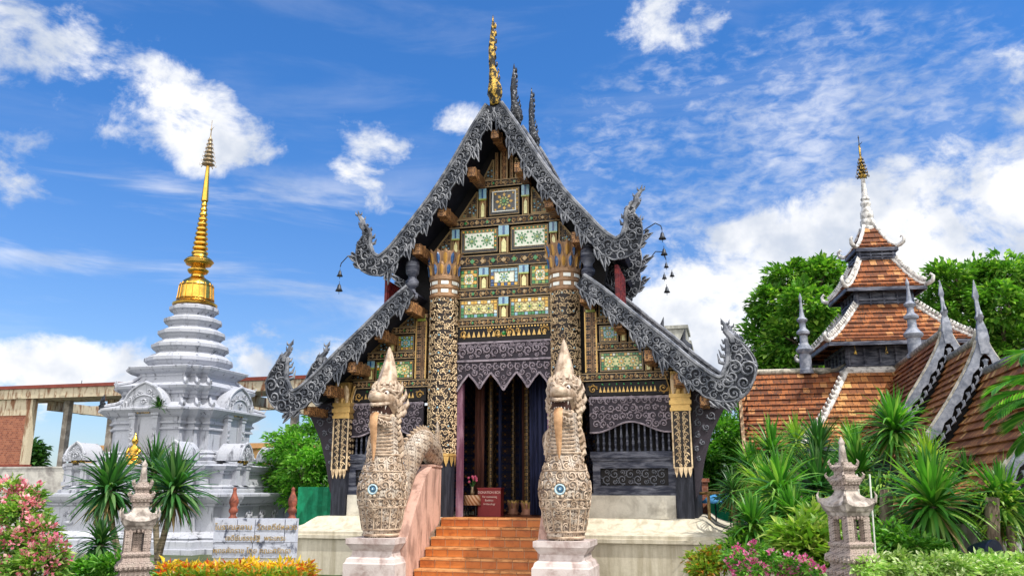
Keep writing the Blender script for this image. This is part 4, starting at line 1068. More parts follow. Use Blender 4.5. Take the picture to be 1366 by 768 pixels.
def naga(sx, label):
    loc = FR(sx * 1.63, -2.13, .775)
    root = thing('serpent_statue', label, 'statue', loc, -A, 'crested serpent statues guarding the stairs')
    for nm, mb, mats in (('body', nb[1], MT), ('head', nh[1], [M['naga_s'], M['naga_e'], M['naga_w'], M['mouth']]), ('tongue', ntg, M['naga_t']), ('crest', ncr, [M['naga_s'], M['naga_e']]), ('serpent_coil', ntl, [M['naga'], M['naga_s'], M['jewel']])):
        o_ = mb.mir() if sx > 0 else mb
        o_.build(nm, mats, root, True, auto=50)
    # pedestal
    p = MB()
    for z0, z1, a, b in ():
        pass
    prof = [(0, .47), (.36, .47), (.38, .45), (.44, .43), (.48, .37), (.56, .355), (.60, .39), (.66, .43), (.68, .45), (.77, .45)]
    p.loft([rect(-a, a, -a, a, z) for z, a in prof])
    o = p.build('statue_pedestal', M['pedestal'], None, loc=FR(sx * 1.63, -2.13, 0), rotz=-A)
    tag(o, 'moulded pinkish white pedestal under the %s serpent statue' % ('right' if sx > 0 else 'left'), 'pedestal', 'statue pedestals')
M['pedestal'] = two('pinkish limewashed plinth', (.36, .27, .25), (.60, .53, .51), .8, 4, .3, .6, fine=.1)
naga(-1, 'carved stone crested serpent rearing up left of the stairs, coil climbing the pink wall')
naga(1, 'carved stone crested serpent rearing up right of the stairs in front of the column')

# ============================================================ CHEDI
def redent(s_, z, n=.26):
    q = [(s_, s_ - 2 * n), (s_ - n, s_ - 2 * n), (s_ - n, s_ - n), (s_ - 2 * n, s_ - n), (s_ - 2 * n, s_)]
    out = []
    for k in range(4):
        c, s2 = round(cos(k * PI / 2)), round(sin(k * PI / 2))
        out += [(x * c - y * s2, x * s2 + y * c, z) for x, y in q]
    return out
che = thing('stupa', 'white redented stupa with tall gilded spire behind spiky plants', 'stupa', FR(-11.0, 5.0), -A)
def stack(prof, n, nm, m_=None, fx=1., fy=1.):
    mb = MB(); mb.loft([redent(s_, z, n) for z, s_ in prof]); mb.v = [(x * fx, y * fy, z) for x, y, z in mb.v]; return mb.build(nm, m_ or M['chedi'], che)
stack([(0, 2.95), (.12, 2.95), (.13, 2.86), (.30, 2.86), (.34, 2.76), (.38, 2.80), (.44, 2.70), (.50, 2.60), (.52, 2.55), (1.12, 2.55), (1.16, 2.62), (1.20, 2.62), (1.24, 2.70), (1.30, 2.76), (1.38, 2.80), (1.44, 2.80), (1.455, 2.76), (1.47, 2.3)], .40, 'terrace', None, 1.17, .90)
stack([(1.46, 2.32), (1.54, 2.32), (1.57, 2.24), (1.62, 2.26), (1.68, 2.14), (1.95, 2.12), (1.98, 2.18), (2.03, 2.18), (2.08, 2.26), (2.16, 2.30), (2.18, 2.26), (2.22, 1.8)], .34, 'lower_storey', None, 1.12, 1.)
stack([(2.20, 1.88), (2.28, 1.88), (2.31, 1.76), (2.40, 1.80), (2.44, 1.70), (2.48, 1.66), (2.52, 1.69), (2.56, 1.60), (2.60, 1.55), (3.12, 1.55), (3.14, 1.61), (3.18, 1.61), (3.22, 1.56), (3.28, 1.56), (3.30, 1.63), (3.34, 1.63), (3.38, 1.58), (3.46, 1.60), (3.52, 1.70), (3.60, 1.78), (3.66, 1.86), (3.71, 1.86), (3.74, 1.78), (3.80, 1.58), (3.90, 1.44), (4.02, 1.38)], .27, 'main_storey')
stack([(4.02, 1.36), (4.10, 1.36), (4.13, 1.42), (4.20, 1.44), (4.27, 1.55), (4.34, 1.58), (4.36, 1.52), (4.44, 1.30), (4.54, 1.18), (4.64, 1.13), (4.66, 1.16), (4.72, 1.17), (4.76, 1.28), (4.84, 1.38), (4.90, 1.40), (4.92, 1.38), (4.95, 1.15)], .22, 'upper_storey')
mb = MB()
for z0, h, r in ((4.94, .42, 1.20), (5.36, .41, 1.05), (5.77, .39, .91), (6.16, .37, .78), (6.53, .40, .66)):
    mb.lathe([(r - .10, z0 - .02), (r - .10, z0 + .06), (r - .06, z0 + .10), (r - .02, z0 + .15), (r + .05, z0 + .19), (r + .05, z0 + .28), (r + .02, z0 + .285), (r - .16, z0 + h)], (0, 0), 12, rot=.26)
mb.build('stepped_neck', M['chedi'], che)
mb = MB(); mb.lathe([(.56, 6.88), (.64, 6.90), (.65, 6.95), (.58, 6.99), (.53, 7.05), (.515, 7.15), (.50, 7.35), (.49, 7.48), (.47, 7.55), (.43, 7.60), (.40, 7.66), (.28, 7.74), (.20, 7.80), (.18, 7.88), (.27, 7.92), (.31, 7.98), (.31, 8.02), (.22, 8.06), (.20, 8.12), (.36, 8.17), (.41, 8.24), (.41, 8.32), (.35, 8.38), (.24, 8.42), (.22, 8.50)], (0, 0), 20)
for k in range(16):
    a = 2 * PI * k / 16; mb.tube([((r_ + .006) * cos(a), (r_ + .006) * sin(a), z_) for r_, z_ in ((.53, 7.06), (.51, 7.2), (.495, 7.4), (.485, 7.5), (.45, 7.58))], .016, 5)
for z_, r_ in ((7.08, .535), (7.50, .495), (8.28, .42)): mb.tube([(r_ * cos(2 * PI * k / 24), r_ * sin(2 * PI * k / 24), z_) for k in range(25)], .018, 5, False)
mb.build('gilded_bell', M['gold'], che, True, auto=35)
mb = MB(); pr = []
for k in range(11):
    z = 8.50 + k * .155; r = .245 * (1 - k / 16)
    pr += [(r * .72, z), (r, z + .03), (r, z + .08), (r * .72, z + .13)]
pr += [(.11, 10.24), (.105, 10.3), (.055, 11.3), (.05, 11.4)]
mb.lathe(pr, (0, 0), 14); mb.build('ringed_spire', M['gold'], che, True, auto=35)
M['silver_metal'] = plain('tarnished silver', (.36, .28, .18), .4, .7, .3, 20)
mb = MB(); pr = []
for k in range(7):
    z = 11.42 + k * .14; r = .19 * (1 - k / 8) + .01
    pr += [(r * .5, z), (r, z + .02), (r * .9, z + .05), (r * .4, z + .12)]
    for j in range(8): a = j * PI / 4; mb.tube([(r * cos(a), r * sin(a), z + .02), (r * 1.2 * cos(a), r * 1.2 * sin(a), z - .03), (r * 1.25 * cos(a), r * 1.25 * sin(a), z + .05)], [.015, .012, .003], 4)
mb.lathe(pr + [(.02, 12.42), (.015, 12.6), (.035, 12.63), (.01, 12.68), (.008, 12.95)], (0, 0), 10)
mb.tube([(.0, 0, 12.66), (.05, 0, 12.66), (.1, 0, 12.74)], [.012, .01, .003], 4)
mb.build('parasol_finial', M['silver_metal'], che, True)
# niches
def niche(rot, u, s_, z0, z1, hw, big, nm='niche'):
    """u: offset along the face, s_: face distance"""
    T_ = Matrix.Rotation(rot, 4, 'Z')
    root = MB(); root.mi = 0
    d0 = -s_ - .12
    for sx in (-1, 1):
        x = u + sx * (hw + .085)
        for (a, zz0, zz1) in ((.11, z0, z0 + .10), (.08, z0 + .10, z1 - .16), (.10, z1 - .16, z1 - .11), (.08, z1 - .11, z1 - .07), (.12, z1 - .07, z1)): root.box(x - a, x + a, d0 - (a - .08), -s_ + .3, zz0, zz1)
        if big:
            for q in range(6): scroll(root, x, z0 + .2 + q * .15, .045, q, sx, d0 - .01, .016, leaf=False)
    root.mi = 1; root.box(u - hw, u + hw, -s_ - .02, -s_ + .1, z0, z1)     # shaded recess back
    root.mi = 2; root.box(u - hw - .02, u + hw + .02, d0 - .03, d0 + .1, z1 - .02, z1 + (.13 if big else .09))
    for q in range(5): root.ball((u - hw * .8 + q * hw * .4, d0 - .035, z1 + .05), .03, 5, 4)
    root.mi = 0
    w_ = hw * (2.3 if big else 1.9); h = .62 if big else .40; zb = z1 + (.10 if big else .07)
    n = 16; arch = [(u + w_ * cos(PI * k / n), zb + h * sin(PI * k / n) ** .8 * (1 + .16 * (1 - abs(k - n / 2) / (n / 2)) ** 3)) for k in range(n + 1)]
    inn = [(u + w_ * .66 * cos(PI * k / n), zb + h * .60 * sin(PI * k / n) ** .8) for k in range(n + 1)]
    root.poly_y(arch, d0 - .06, -s_ + .55 if not big else -s_ + .2)
    root.tube([(x, d0 - .07, z) for x, z in arch], .04, 6); root.tube([(x, d0 - .07, z) for x, z in inn], .028, 5)
    for sx in (-1, 1):
        scroll(root, u + sx * w_ * 1.0, zb + .10, .11 if big else .08, 1, sx, d0 - .07, .035)
        for q in range(3): scroll(root, u + sx * w_ * (.25 + .22 * q), zb + h * (.72 - .17 * q), .07 if big else .045, q, sx, d0 - .075, .02)
    scroll(root, u, zb + h * .3, .08, 0, 1, d0 - .075, .025)
    if not big:   # vault running back to the body
        root.loft([[(x, y, z) for x, z in [(u + w_ * .86 * cos(PI * k / 10), zb + h * .9 * sin(PI * k / 10)) for k in range(11)]] for y in (d0 + .02, -s_ + .62)])
    o_ = MB(); o_.add(root, T_); o_.build(nm, [M['chedi'], M['chedi'], M['gold_old']], che)
for rot in (0, PI / 2, -PI / 2):
    niche(rot, 0.0, 1.62, 2.2, 3.58, .27, True)
    for u in ((-1.5, 1.5) if rot == 0 else (-.75, 1.25)): niche(rot, u, 2.16 if rot == 0 else 2.42, 1.66, 2.24, .14, False, 'small_niche')
# curled ridge ribs and corner spikes
for k in range(4):
    T_ = Matrix.Rotation(k * PI / 2, 4, 'Z')
    for (zlo, slo, zhi, shi, n) in ((3.74, 1.80, 4.02, 1.36, .27), (4.37, 1.53, 4.64, 1.12, .22)):
        for (i, j) in ((0, 2), (1, 1), (2, 0)):
            mb = MB(); a = Vector((slo - i * n, slo - j * n, zlo + .02)); b = Vector((shi - i * n, shi - j * n, zhi + .04)); m_ = (a + b) / 2 - Vector((0, 0, .06))
            mb.tube([T_ @ (a + Vector((.05, .05, .10))), T_ @ (a + Vector((.02, .02, .01))), T_ @ m_, T_ @ b], [.02, .045, .045, .03], 6)
            mb.build('ridge_rib', M['chedi'], che)
            if n == .27 and k == 2:
                mb = MB(); q = T_ @ (a + Vector((.02, .02, .0))); mb.lathe_at(q, [(.05, -.02), (.05, .05), (.07, .09), (.03, .13), (.045, .18), (.004, .34)], 7); mb.build('corner_spike', M['silver_dark'], che)
# small relief figures on the terrace wall
for rot, uu in ((PI / 2, (-1.1, -.45, .2, .85)), (0, (-1.5, -.6, .3, 1.2))):
    for u in uu:
        mb = MB(); y = -2.57 * (1.17 if rot else .90)
        mb.ball((u, y, .98), .055, 7, 5); mb.ball((u, y, .84), .085, 7, 6, 1, .6, 1.2); mb.ball((u, y, .72), .12, 8, 5, 1.2, .6, .5)
        for sx in (-1, 1): mb.tube([(u + sx * .06, y, .92), (u + sx * .15, y - .02, .88), (u + sx * .10, y - .03, 1.02)], [.03, .025, .015], 5)
        o_ = MB(); o_.add(mb, Matrix.Rotation(rot, 4, 'Z')); o_.build('relief_figure', M['chedi'], che, True)
# golden seated statue before the front niche
gb = thing('seated_statue', 'small golden seated statue in the front niche of the white stupa', 'statue', FR(-11.0, 5 - 1.98, 2.17), -A)
mb = MB(); mb.lathe([(.22, 0), (.26, .03), (.20, .08), (.24, .12), (.22, .14)], (0, 0), 14, 1, .8); mb.build('lotus_seat', M['gold'], gb, True)
mb = MB()
mb.ball((0, -.02, .20), .09, 12, 6, 2.6, 1.7, .8)
rg = []
for z, a, b_ in ((.18, .13, .10), (.28, .10, .08), (.38, .13, .085), (.46, .16, .08), (.50, .12, .07), (.53, .05, .05), (.56, .045, .045), (.59, .075, .08), (.65, .085, .09), (.71, .07, .075), (.75, .04, .045), (.80, .025, .03), (.88, .004, .004)): rg.append([(a * cos(2 * PI * k / 12), b_ * sin(2 * PI * k / 12), z) for k in range(12)])
mb.loft(rg)
for sx in (-1, 1): mb.tube([(sx * .14, 0, .46), (sx * .19, -.02, .36), (sx * .15, -.10, .26), (sx * .03, -.15, .25)], [.05, .042, .035, .025], 7)
for sx in (-1, 1): mb.ball((sx * .085, 0, .64), .02, 5, 4, .5, .6, 1.6)
mb.build('figure', M['gold'], gb, True)

# inscribed stone sign in front of the stupa
sg_ = thing('inscribed_sign', 'whitewashed block sign with three gilt lines of lettering between two brown posts', 'sign', at(344, 12.6), R(-3))
SW, SH, SZ = 1.24, .56, .60
M['sign_white'] = two('mildewed whitewash blocks', (.07, .08, .12), (.50, .53, .62), .8, 6, .33, .48, fine=.2)
mb = MB(); r2 = random.Random(2); z = SZ
for hgt, cuts in ((.22, (0, .48, 1.)), (.15, (0, .5, .86, 1.)), (.19, (0, .28, .5, .86, 1.))):
    for a, b_ in zip(cuts, cuts[1:]):
        mb.box(-SW / 2 + SW * a + .006, -SW / 2 + SW * b_ - .006, r2.uniform(-.008, .006), .12, z + .003, z + hgt - .003)
    z += hgt
mb.build('stone_block', M['sign_white'], sg_)
mb = MB(); mb.box(-SW / 2 + .02, SW / 2 - .02, .02, .10, 0, SZ + .002); mb.build('sign_base', M['white_wall'], sg_)
M['gilt_letter'] = two('flaking gilt lettering', (.16, .11, .05), (.48, .33, .12), .5, 30, .35, .6, bmp=.2)
def text(s_, size, loc, parent, m_, name='lettering', ext=.004, al='CENTER', rotx=PI / 2, xs=1.):
    c = bpy.data.curves.new(name, 'FONT'); c.body = s_; c.size = size; c.align_x = al; c.extrude = ext
    o = bpy.data.objects.new(name, c); COL.objects.link(o); c.materials.append(m_)
    bpy.context.view_layer.update(); me = bpy.data.meshes.new_from_object(o.evaluated_get(bpy.context.evaluated_depsgraph_get()))
    bpy.data.objects.remove(o); m2 = bpy.data.objects.new(name, me); COL.objects.link(m2); m2.parent = parent; m2.location = loc; m2.rotation_euler = (rotx, 0, 0); m2.scale = (xs, 1, 1); return m2
text('\u0e42\u0e1a\u0e23\u0e32\u0e13\u0e2a\u0e16\u0e32\u0e19  \u0e27\u0e31\u0e14\u0e40\u0e08\u0e14\u0e35\u0e22\u0e4c\u0e2b\u0e25\u0e27\u0e07', .115, (.02, -.012, SZ + .40), sg_, M['gilt_letter'])
text('\u0e40\u0e08\u0e14\u0e35\u0e22\u0e4c\u0e1a\u0e23\u0e23\u0e08\u0e38\u0e2d\u0e31\u0e10\u0e34  \u0e1e\u0e23\u0e30\u0e40\u0e16\u0e23\u0e30', .10, (.02, -.012, SZ + .25), sg_, M['gilt_letter'])
text('\u0e1e\u0e38\u0e17\u0e18\u0e28\u0e31\u0e01\u0e23\u0e32\u0e0a \u0e42\u0e14\u0e22 \u0e04\u0e13\u0e30\u0e28\u0e23\u0e31\u0e17\u0e18\u0e32', .105, (-.02, -.012, SZ + .07), sg_, M['gilt_letter'])
TC = two('turned terracotta post', (.12, .035, .022), (.30, .085, .05), .55, 9, bmp=.4)
for x in (-.42, .48):
    mb = MB(); mb.lathe([(.055, 0), (.055, 1.03), (.045, 1.06), (.045, 1.10), (.068, 1.13), (.068, 1.16), (.045, 1.19), (.045, 1.22), (.068, 1.25), (.068, 1.28), (.05, 1.31), (.052, 1.33), (.072, 1.38), (.065, 1.43), (.045, 1.48), (.028, 1.53), (.025, 1.56), (.032, 1.58), (.02, 1.60), (.004, 1.61)], (x, .19), 12)
    mb.build('sign_post', TC, sg_, True)

# donation corner inside the doorway
dbx = thing('donation_box', 'dark red donation box with white lettering just inside the doorway', 'box', FR(-.44, .62, 1.036), -A)
RB = plain('dark red painted box', (.22, .02, .025), .5, 0, .2)
mb = MB(); mb.box(-.24, .24, -.12, .12, 0, .54); mb.box(-.255, .255, -.135, .135, .54, .565); mb.build('box_body', RB, dbx)
WL = plain('cream lettering', (.75, .6, .55), .6)
text('DONATION BOX', .068, (0, -.125, .45), dbx, WL, ext=.002, xs=.9)
text('For maintaining', .055, (.01, -.125, .37), dbx, WL, ext=.002, xs=.9)
text('Buddhist', .055, (0, -.125, .30), dbx, WL, ext=.002, xs=.9)
text('Archaeology', .055, (0, -.125, .23), dbx, WL, ext=.002, xs=.9)
tb = thing('small_table', 'low table under a brown striped cloth beside the donation box', 'table', FR(-.80, .50, 1.036), -A)
CL = bpy.data.materials.new('s'); bpy.data.materials.remove(CL)
CL, t, b = mat('brown striped cloth', .8)
pp = t.sep(objc(t)); st_ = t.math('FRACT', t.math('MULTIPLY', t.math('ADD', pp[0], t.math('MULTIPLY', pp[2], .7)), 14))
t.l.new(t.mix(t.ramp(st_, .4, .6), (.36, .15, .06, 1), (.62, .42, .27, 1)), b.inputs['Base Color'])
mb = MB(); n = 20; rg = []
for z, s_ in ((.42, .10), (.42, .17), (.36, .18), (.22, .185)): rg.append([((s_ * cos(2 * PI * k / n)) * (1 + .06 * sin(5 * k) * (z < .4)), s_ * .9 * sin(2 * PI * k / n) * (1 + .06 * cos(7 * k) * (z < .4)), z) for k in range(n)])
mb.loft(rg); mb.build('tablecloth', CL, tb, True)
for sx in (-1, 1):
    for sy in (-1, 1): mb = MB(); mb.tube([(sx * .11, sy * .1, 0), (sx * .10, sy * .09, .4)], .014, 6); mb.build('leg', M['black'], tb)
vs_ = thing('flower_vase', 'vase of pink flowers standing on the small brown table', 'vase', FR(-.80, .50, 1.46), -A)
mb = MB(); mb.lathe([(.035, 0), (.05, .05), (.03, .12), (.04, .16)], (0, 0), 10); mb.build('vase', M['silver_metal'], vs_, True)
PK = plain('pink petals', (.65, .12, .22), .6); GS = plain('stem green', (.03, .11, .02), .6)
mb = MB(); r2 = random.Random(3)
for k in range(9):
    a = r2.uniform(0, 6.3); r = r2.uniform(.02, .1); z = r2.uniform(.25, .38)
    mb.mi = 1; mb.tube([(0, 0, .12), (r * cos(a), r * sin(a), z)], .005, 4); mb.mi = 0; mb.ball((r * cos(a), r * sin(a), z), .028, 6, 4)
mb.build('bouquet', [PK, GS], vs_)
# ============================================================ TILED PAVILION
M['rooftile'] = tiles('orange brown clay tiles', (.14, .048, .022), (.42, .14, .045), (.045, .034, .028), .16, .17, (.54, .29, .12), .38)
M['rooftile2'] = tiles('weathered ochre clay tiles', (.20, .07, .026), (.52, .22, .07), (.05, .035, .025), .16, .17, (.66, .42, .16), .28)
M['ridge_white'] = two('mildewed white ridge plaster', (.28, .27, .26), (.70, .68, .65), .85, 8, .36, .58, fine=.2)
M['lead'] = two('grey blue lead board', (.13, .15, .20), (.34, .36, .42), .5, 8, .3, .7, bmp=.5)
M['ridge_grey'] = two('lichened ridge mortar', (.20, .19, .16), (.50, .46, .38), .9, 9, .35, .6, fine=.25)
M['tan_board'] = two('sun bleached timber board', (.22, .13, .07), (.48, .34, .21), .75, 4, stretch=(3, 3, .6), fine=.15)
def tile_surface(f, L_, wid, name, parent, m_, row=.16, ncol=8, thick=.042):
    """f(s,t)->Vector, s across 0..1, t down 0..1; wid(t) metres across, each row steps over the next"""
    mb = MB(); mb.uv = []
    nr = max(2, int(L_ / row))
    for i in range(nr):
        t0, t1 = i / nr, (i + 1) / nr
        for j in range(ncol):
            s0, s1 = j / ncol, (j + 1) / ncol
            a, b, c, d = f(s0, t0), f(s1, t0), f(s1, t1), f(s0, t1)
            n = (b - a).cross(d - a)
            if n.length < 1e-8: n = (c - b).cross(d - b)
            if n.length < 1e-8: n = Vector((0, 0, 1))
            n.normalize(); n = n if n.z > 0 else -n
            up = n * thick
            k = len(mb.v); mb.v += [tuple(a + n * .003), tuple(b + n * .003), tuple(c + up), tuple(d + up), tuple(c - n * .004), tuple(d - n * .004)]
            mb.F(k, k + 1, k + 2, k + 3); mb.F(k + 3, k + 2, k + 4, k + 5)
            w0, w1 = wid(t0), wid(t1); v0, v1 = t0 * L_, t1 * L_
            u = lambda s_, w_: (s_ - .5) * w_ + 50
            mb.uv.append([(u(s0, w0), v0 + .002), (u(s1, w0), v0 + .002), (u(s1, w1), v1 - .004), (u(s0, w1), v1 - .004)])
            mb.uv.append([(u(s0, w1), v1 - .004), (u(s1, w1), v1 - .004), (u(s1, w1), v1 - .006), (u(s0, w1), v1 - .006)])
    return mb.build(name, m_, parent)
TR = R(6.6)
pav = thing('tiled_pavilion', 'tiered pavilion with clay tiled roofs and slender white spire', 'pavilion', FR(8.3, 7.0), -A)
def rotp(p, a): return Vector((p[0] * cos(a) - p[1] * sin(a), p[0] * sin(a) + p[1] * cos(a), p[2]))
def hiproof(h0, z0, h1, z1, p, m_, skip=(), orn=True, hook=.25, tr=TR, hr=.055, lift=.0):
    def prof(t): return h0 + (h1 - h0) * t, z1 + (z0 - z1) * (1 - t) ** p + lift * max(0, t - .75) ** 2 * 16
    L_ = math.hypot(h1 - h0, z0 - z1) * 1.03; r7 = random.Random(int(z0 * 100))
    for k in range(4):
        if k in skip: continue
        def f(s_, t):
            h, z = prof(t); x = (s_ * 2 - 1) * h
            z += .5 * lift * abs(s_ * 2 - 1) ** 4 * t
            return rotp(rotp((x, -h, z), k * PI / 2), tr)
        tile_surface(f, L_, lambda t: 2 * prof(t)[0], 'roof_slope', pav, m_, ncol=10)
        # eave board
        mb = MB(); a = f(0, 1); b = f(1, 1); d = Vector((0, 0, -.05)); mb.beam(a + d, b + d, .05, .09); mb.build('eave_board', M['blue_wood'], pav)
        # hip
        mb = MB(); pts = [f(0, t / 10) + Vector((0, 0, .03)) for t in range(11)]
        out = (pts[-1] - pts[-2]).normalized(); hz = Vector((out.x, out.y, 0)).normalized()
        e = pts[-1]
        tail = [e + hz * hook * .35 + Vector((0, 0, .02)), e + hz * hook * .75 + Vector((0, 0, hook * .3)), e + hz * hook * .85 + Vector((0, 0, hook * .75)), e + hz * hook * .6 + Vector((0, 0, hook * 1.05)), e + hz * hook * .42 + Vector((0, 0, hook * .85))]
        mb.tube(pts + tail, [hr] * 11 + [hr * 1.1, hr, hr * .8, hr * .5, hr * .25], 7)
        if orn:
            for i in range(2, 20):
                t = i / 20; q = f(0, t) + Vector((0, 0, hr + .02))
                mb.tube([q, q + Vector((0, 0, .07)) + hz * .02, q + Vector((0, 0, .10)) + hz * .06, q + Vector((0, 0, .14)) + hz * .03], [.04, .045, .03, .005], 5)
        mb.build('hip_ridge', M['ridge_white'], pav, True)
def sqbox(h, z0, z1, nm, m_, extra=None):
    mb = MB(); mb.loft([[tuple(rotp((a * h, b * h, z), TR)) for a, b in ((-1, -1), (1, -1), (1, 1), (-1, 1))] for z in (z0, z1)])
    if extra: extra(mb)
    mb.build(nm, m_, pav)
def posts(h, z0, z1, n):
    def fn(mb):
        for k in range(4):
            for i in range(n + 1):
                x = -h + 2 * h * i / n; p = rotp(rotp((x, -h - .03, 0), k * PI / 2), TR)
                mb.tube([(p.x, p.y, z0 + .002), (p.x, p.y, z1 - .002)], .045 if i in (0, n) else .028, 6)
            for z in (z0 + .06, z0 + .14, z1 - .06): 
                a = rotp(rotp((-h - .02, -h - .02, z), k * PI / 2), TR); b = rotp(rotp((h + .02, -h - .02, z), k * PI / 2), TR); mb.beam(a, b, .07, .045)
    return fn
hiproof(.14, 8.42, .52, 7.72, 1.5, M['rooftile'], orn=False, hook=.24, hr=.055)
sqbox(.42, 7.42, 7.70, 'tower_neck', M['blue_wood'], posts(.42, 7.42, 7.72, 3))
hiproof(.40, 7.42, .96, 6.56, 1.45, M['rooftile'], hook=.24, hr=.055)
sqbox(.66, 6.15, 6.56, 'tower_neck', M['blue_wood'], posts(.66, 6.15, 6.55, 4))
hiproof(.64, 6.18, 1.70, 5.05, 1.25, M['rooftile'], hook=.18, hr=.055)
sqbox(1.10, 4.35, 5.10, 'tower_band', M['blue_wood'], posts(1.12, 4.40, 5.05, 6))
mb = MB(); mb.loft([[tuple(rotp((a * h, b * h, z), TR)) for a, b in ((-1, -1), (1, -1), (1, 1), (-1, 1))] for h, z in ((1.28, 4.33), (1.30, 4.40), (1.24, 4.46), (1.18, 4.50), (1.1, 4.50))])
mb.build('band_sill', M['ridge_white'], pav)
hiproof(1.22, 4.40, 2.75, 2.50, 1.35, M['rooftile2'], hook=.3, hr=.075)
sqbox(2.0, 0, 2.75, 'tower_base', M['dark_wood'])
mb = MB(); mb.lathe([(.20, 8.30), (.21, 8.40), (.16, 8.44), (.19, 8.50), (.19, 8.60), (.15, 8.66), (.17, 8.72), (.165, 8.86), (.125, 8.93), (.105, 9.02), (.135, 9.08), (.135, 9.13), (.095, 9.18), (.12, 9.24), (.085, 9.30), (.075, 9.4), (.055, 9.75), (.05, 9.85)], (0, 0), 16)
mb.build('spire', M['ridge_white'], pav, True, auto=40)
mb = MB(); pr = [(.04, 9.83), (.10, 9.87)]
for k in range(6):
    z = 9.88 + k * .10; r = .13 * (1 - k / 8); pr += [(r * .7, z), (r, z + .02), (r * .5, z + .09)]
    for j in range(8): a = j * PI / 4 + k; mb.tube([(r * cos(a), r * sin(a), z + .02), (r * 1.3 * cos(a), r * 1.3 * sin(a), z), (r * 1.3 * cos(a), r * 1.3 * sin(a), z + .08)], [.02, .015, .003], 4)
mb.lathe(pr + [(.03, 10.52), (.028, 10.8)], (0, 0), 10); mb.build('gilded_finial', M['gold_old'], pav, True)
mb = MB(); mb.lathe([(.026, 10.79), (.02, 10.85), (.012, 10.88), (.012, 11.02), (.022, 11.04), (.004, 11.12)], (0, 0), 8); mb.tube([(0, 0, 10.88), (.04, 0, 10.86), (.09, 0, 10.93)], [.01, .012, .003], 4); mb.build('finial_tip', M['bronze'], pav)
# left wing
def ZP(t, drop, run, p=1.3): return run * t, drop * (1 - (1 - t) ** p)
x0, x1, yr, zr = -3.62, -1.05, -1.0, 4.42
for sgn in (-1, 1):
    f = lambda s_, t: Vector((x0 + (x1 + .6 - x0) * s_, yr + sgn * ZP(t, 0, 1.95)[0], zr - ZP(t, 2.02, 1)[1]))
    tile_surface(f, 2.85, lambda t: 3.2, 'wing_roof', pav, M['rooftile'], ncol=10)
    mb = MB(); pts = [f(0, t / 8) + Vector((-.04, 0, .03)) for t in range(9)]
    rings = [[p + Vector((-.03, 0, .04)), p + Vector((.05, 0, .04)), p + Vector((.05, 0, -.16)), p + Vector((-.03, 0, -.16))] for p in pts]
    mb.loft(rings); mb.build('gable_board', M['tan_board'], pav)
mb = MB(); mb.poly_x([(yr - 1.9, 2.35), (yr + 1.9, 2.35), (yr + 1.0, 3.15), (yr, 4.3), (yr - 1.0, 3.15)], x0 + .12, x0 + .2)
for k in range(6): mb.box(x0 + .09, x0 + .12, yr - 1.7 + k * .1, yr + 1.7 - k * .1, 2.45 + k * .25, 2.50 + k * .25)
mb.build('wing_gable', M['black'], pav)
mb = MB(); mb.box(x0 + .5, -1.0, yr - 1.2, yr + 1.2, 0, 2.5); mb.build('wing_wall', M['dark_wood'], pav)
mb = MB(); mb.tube([(x0 - .1, yr, zr + .14), (x0, yr, zr + .06), (-1.4, yr, zr + .05)], [.05, .075, .075], 8)
for q in range(2): mb.tube([(x1 - .9 + q * .0, yr - .05, zr + .1), (x1 - .6, yr - .05, zr - .02), (x1 - .2, yr - .05, zr + .06), (x1 + .05, yr - .05, zr + .22)], [.03, .05, .05, .02], 6)
mb.build('wing_ridge', M['ridge_grey'], pav, True)
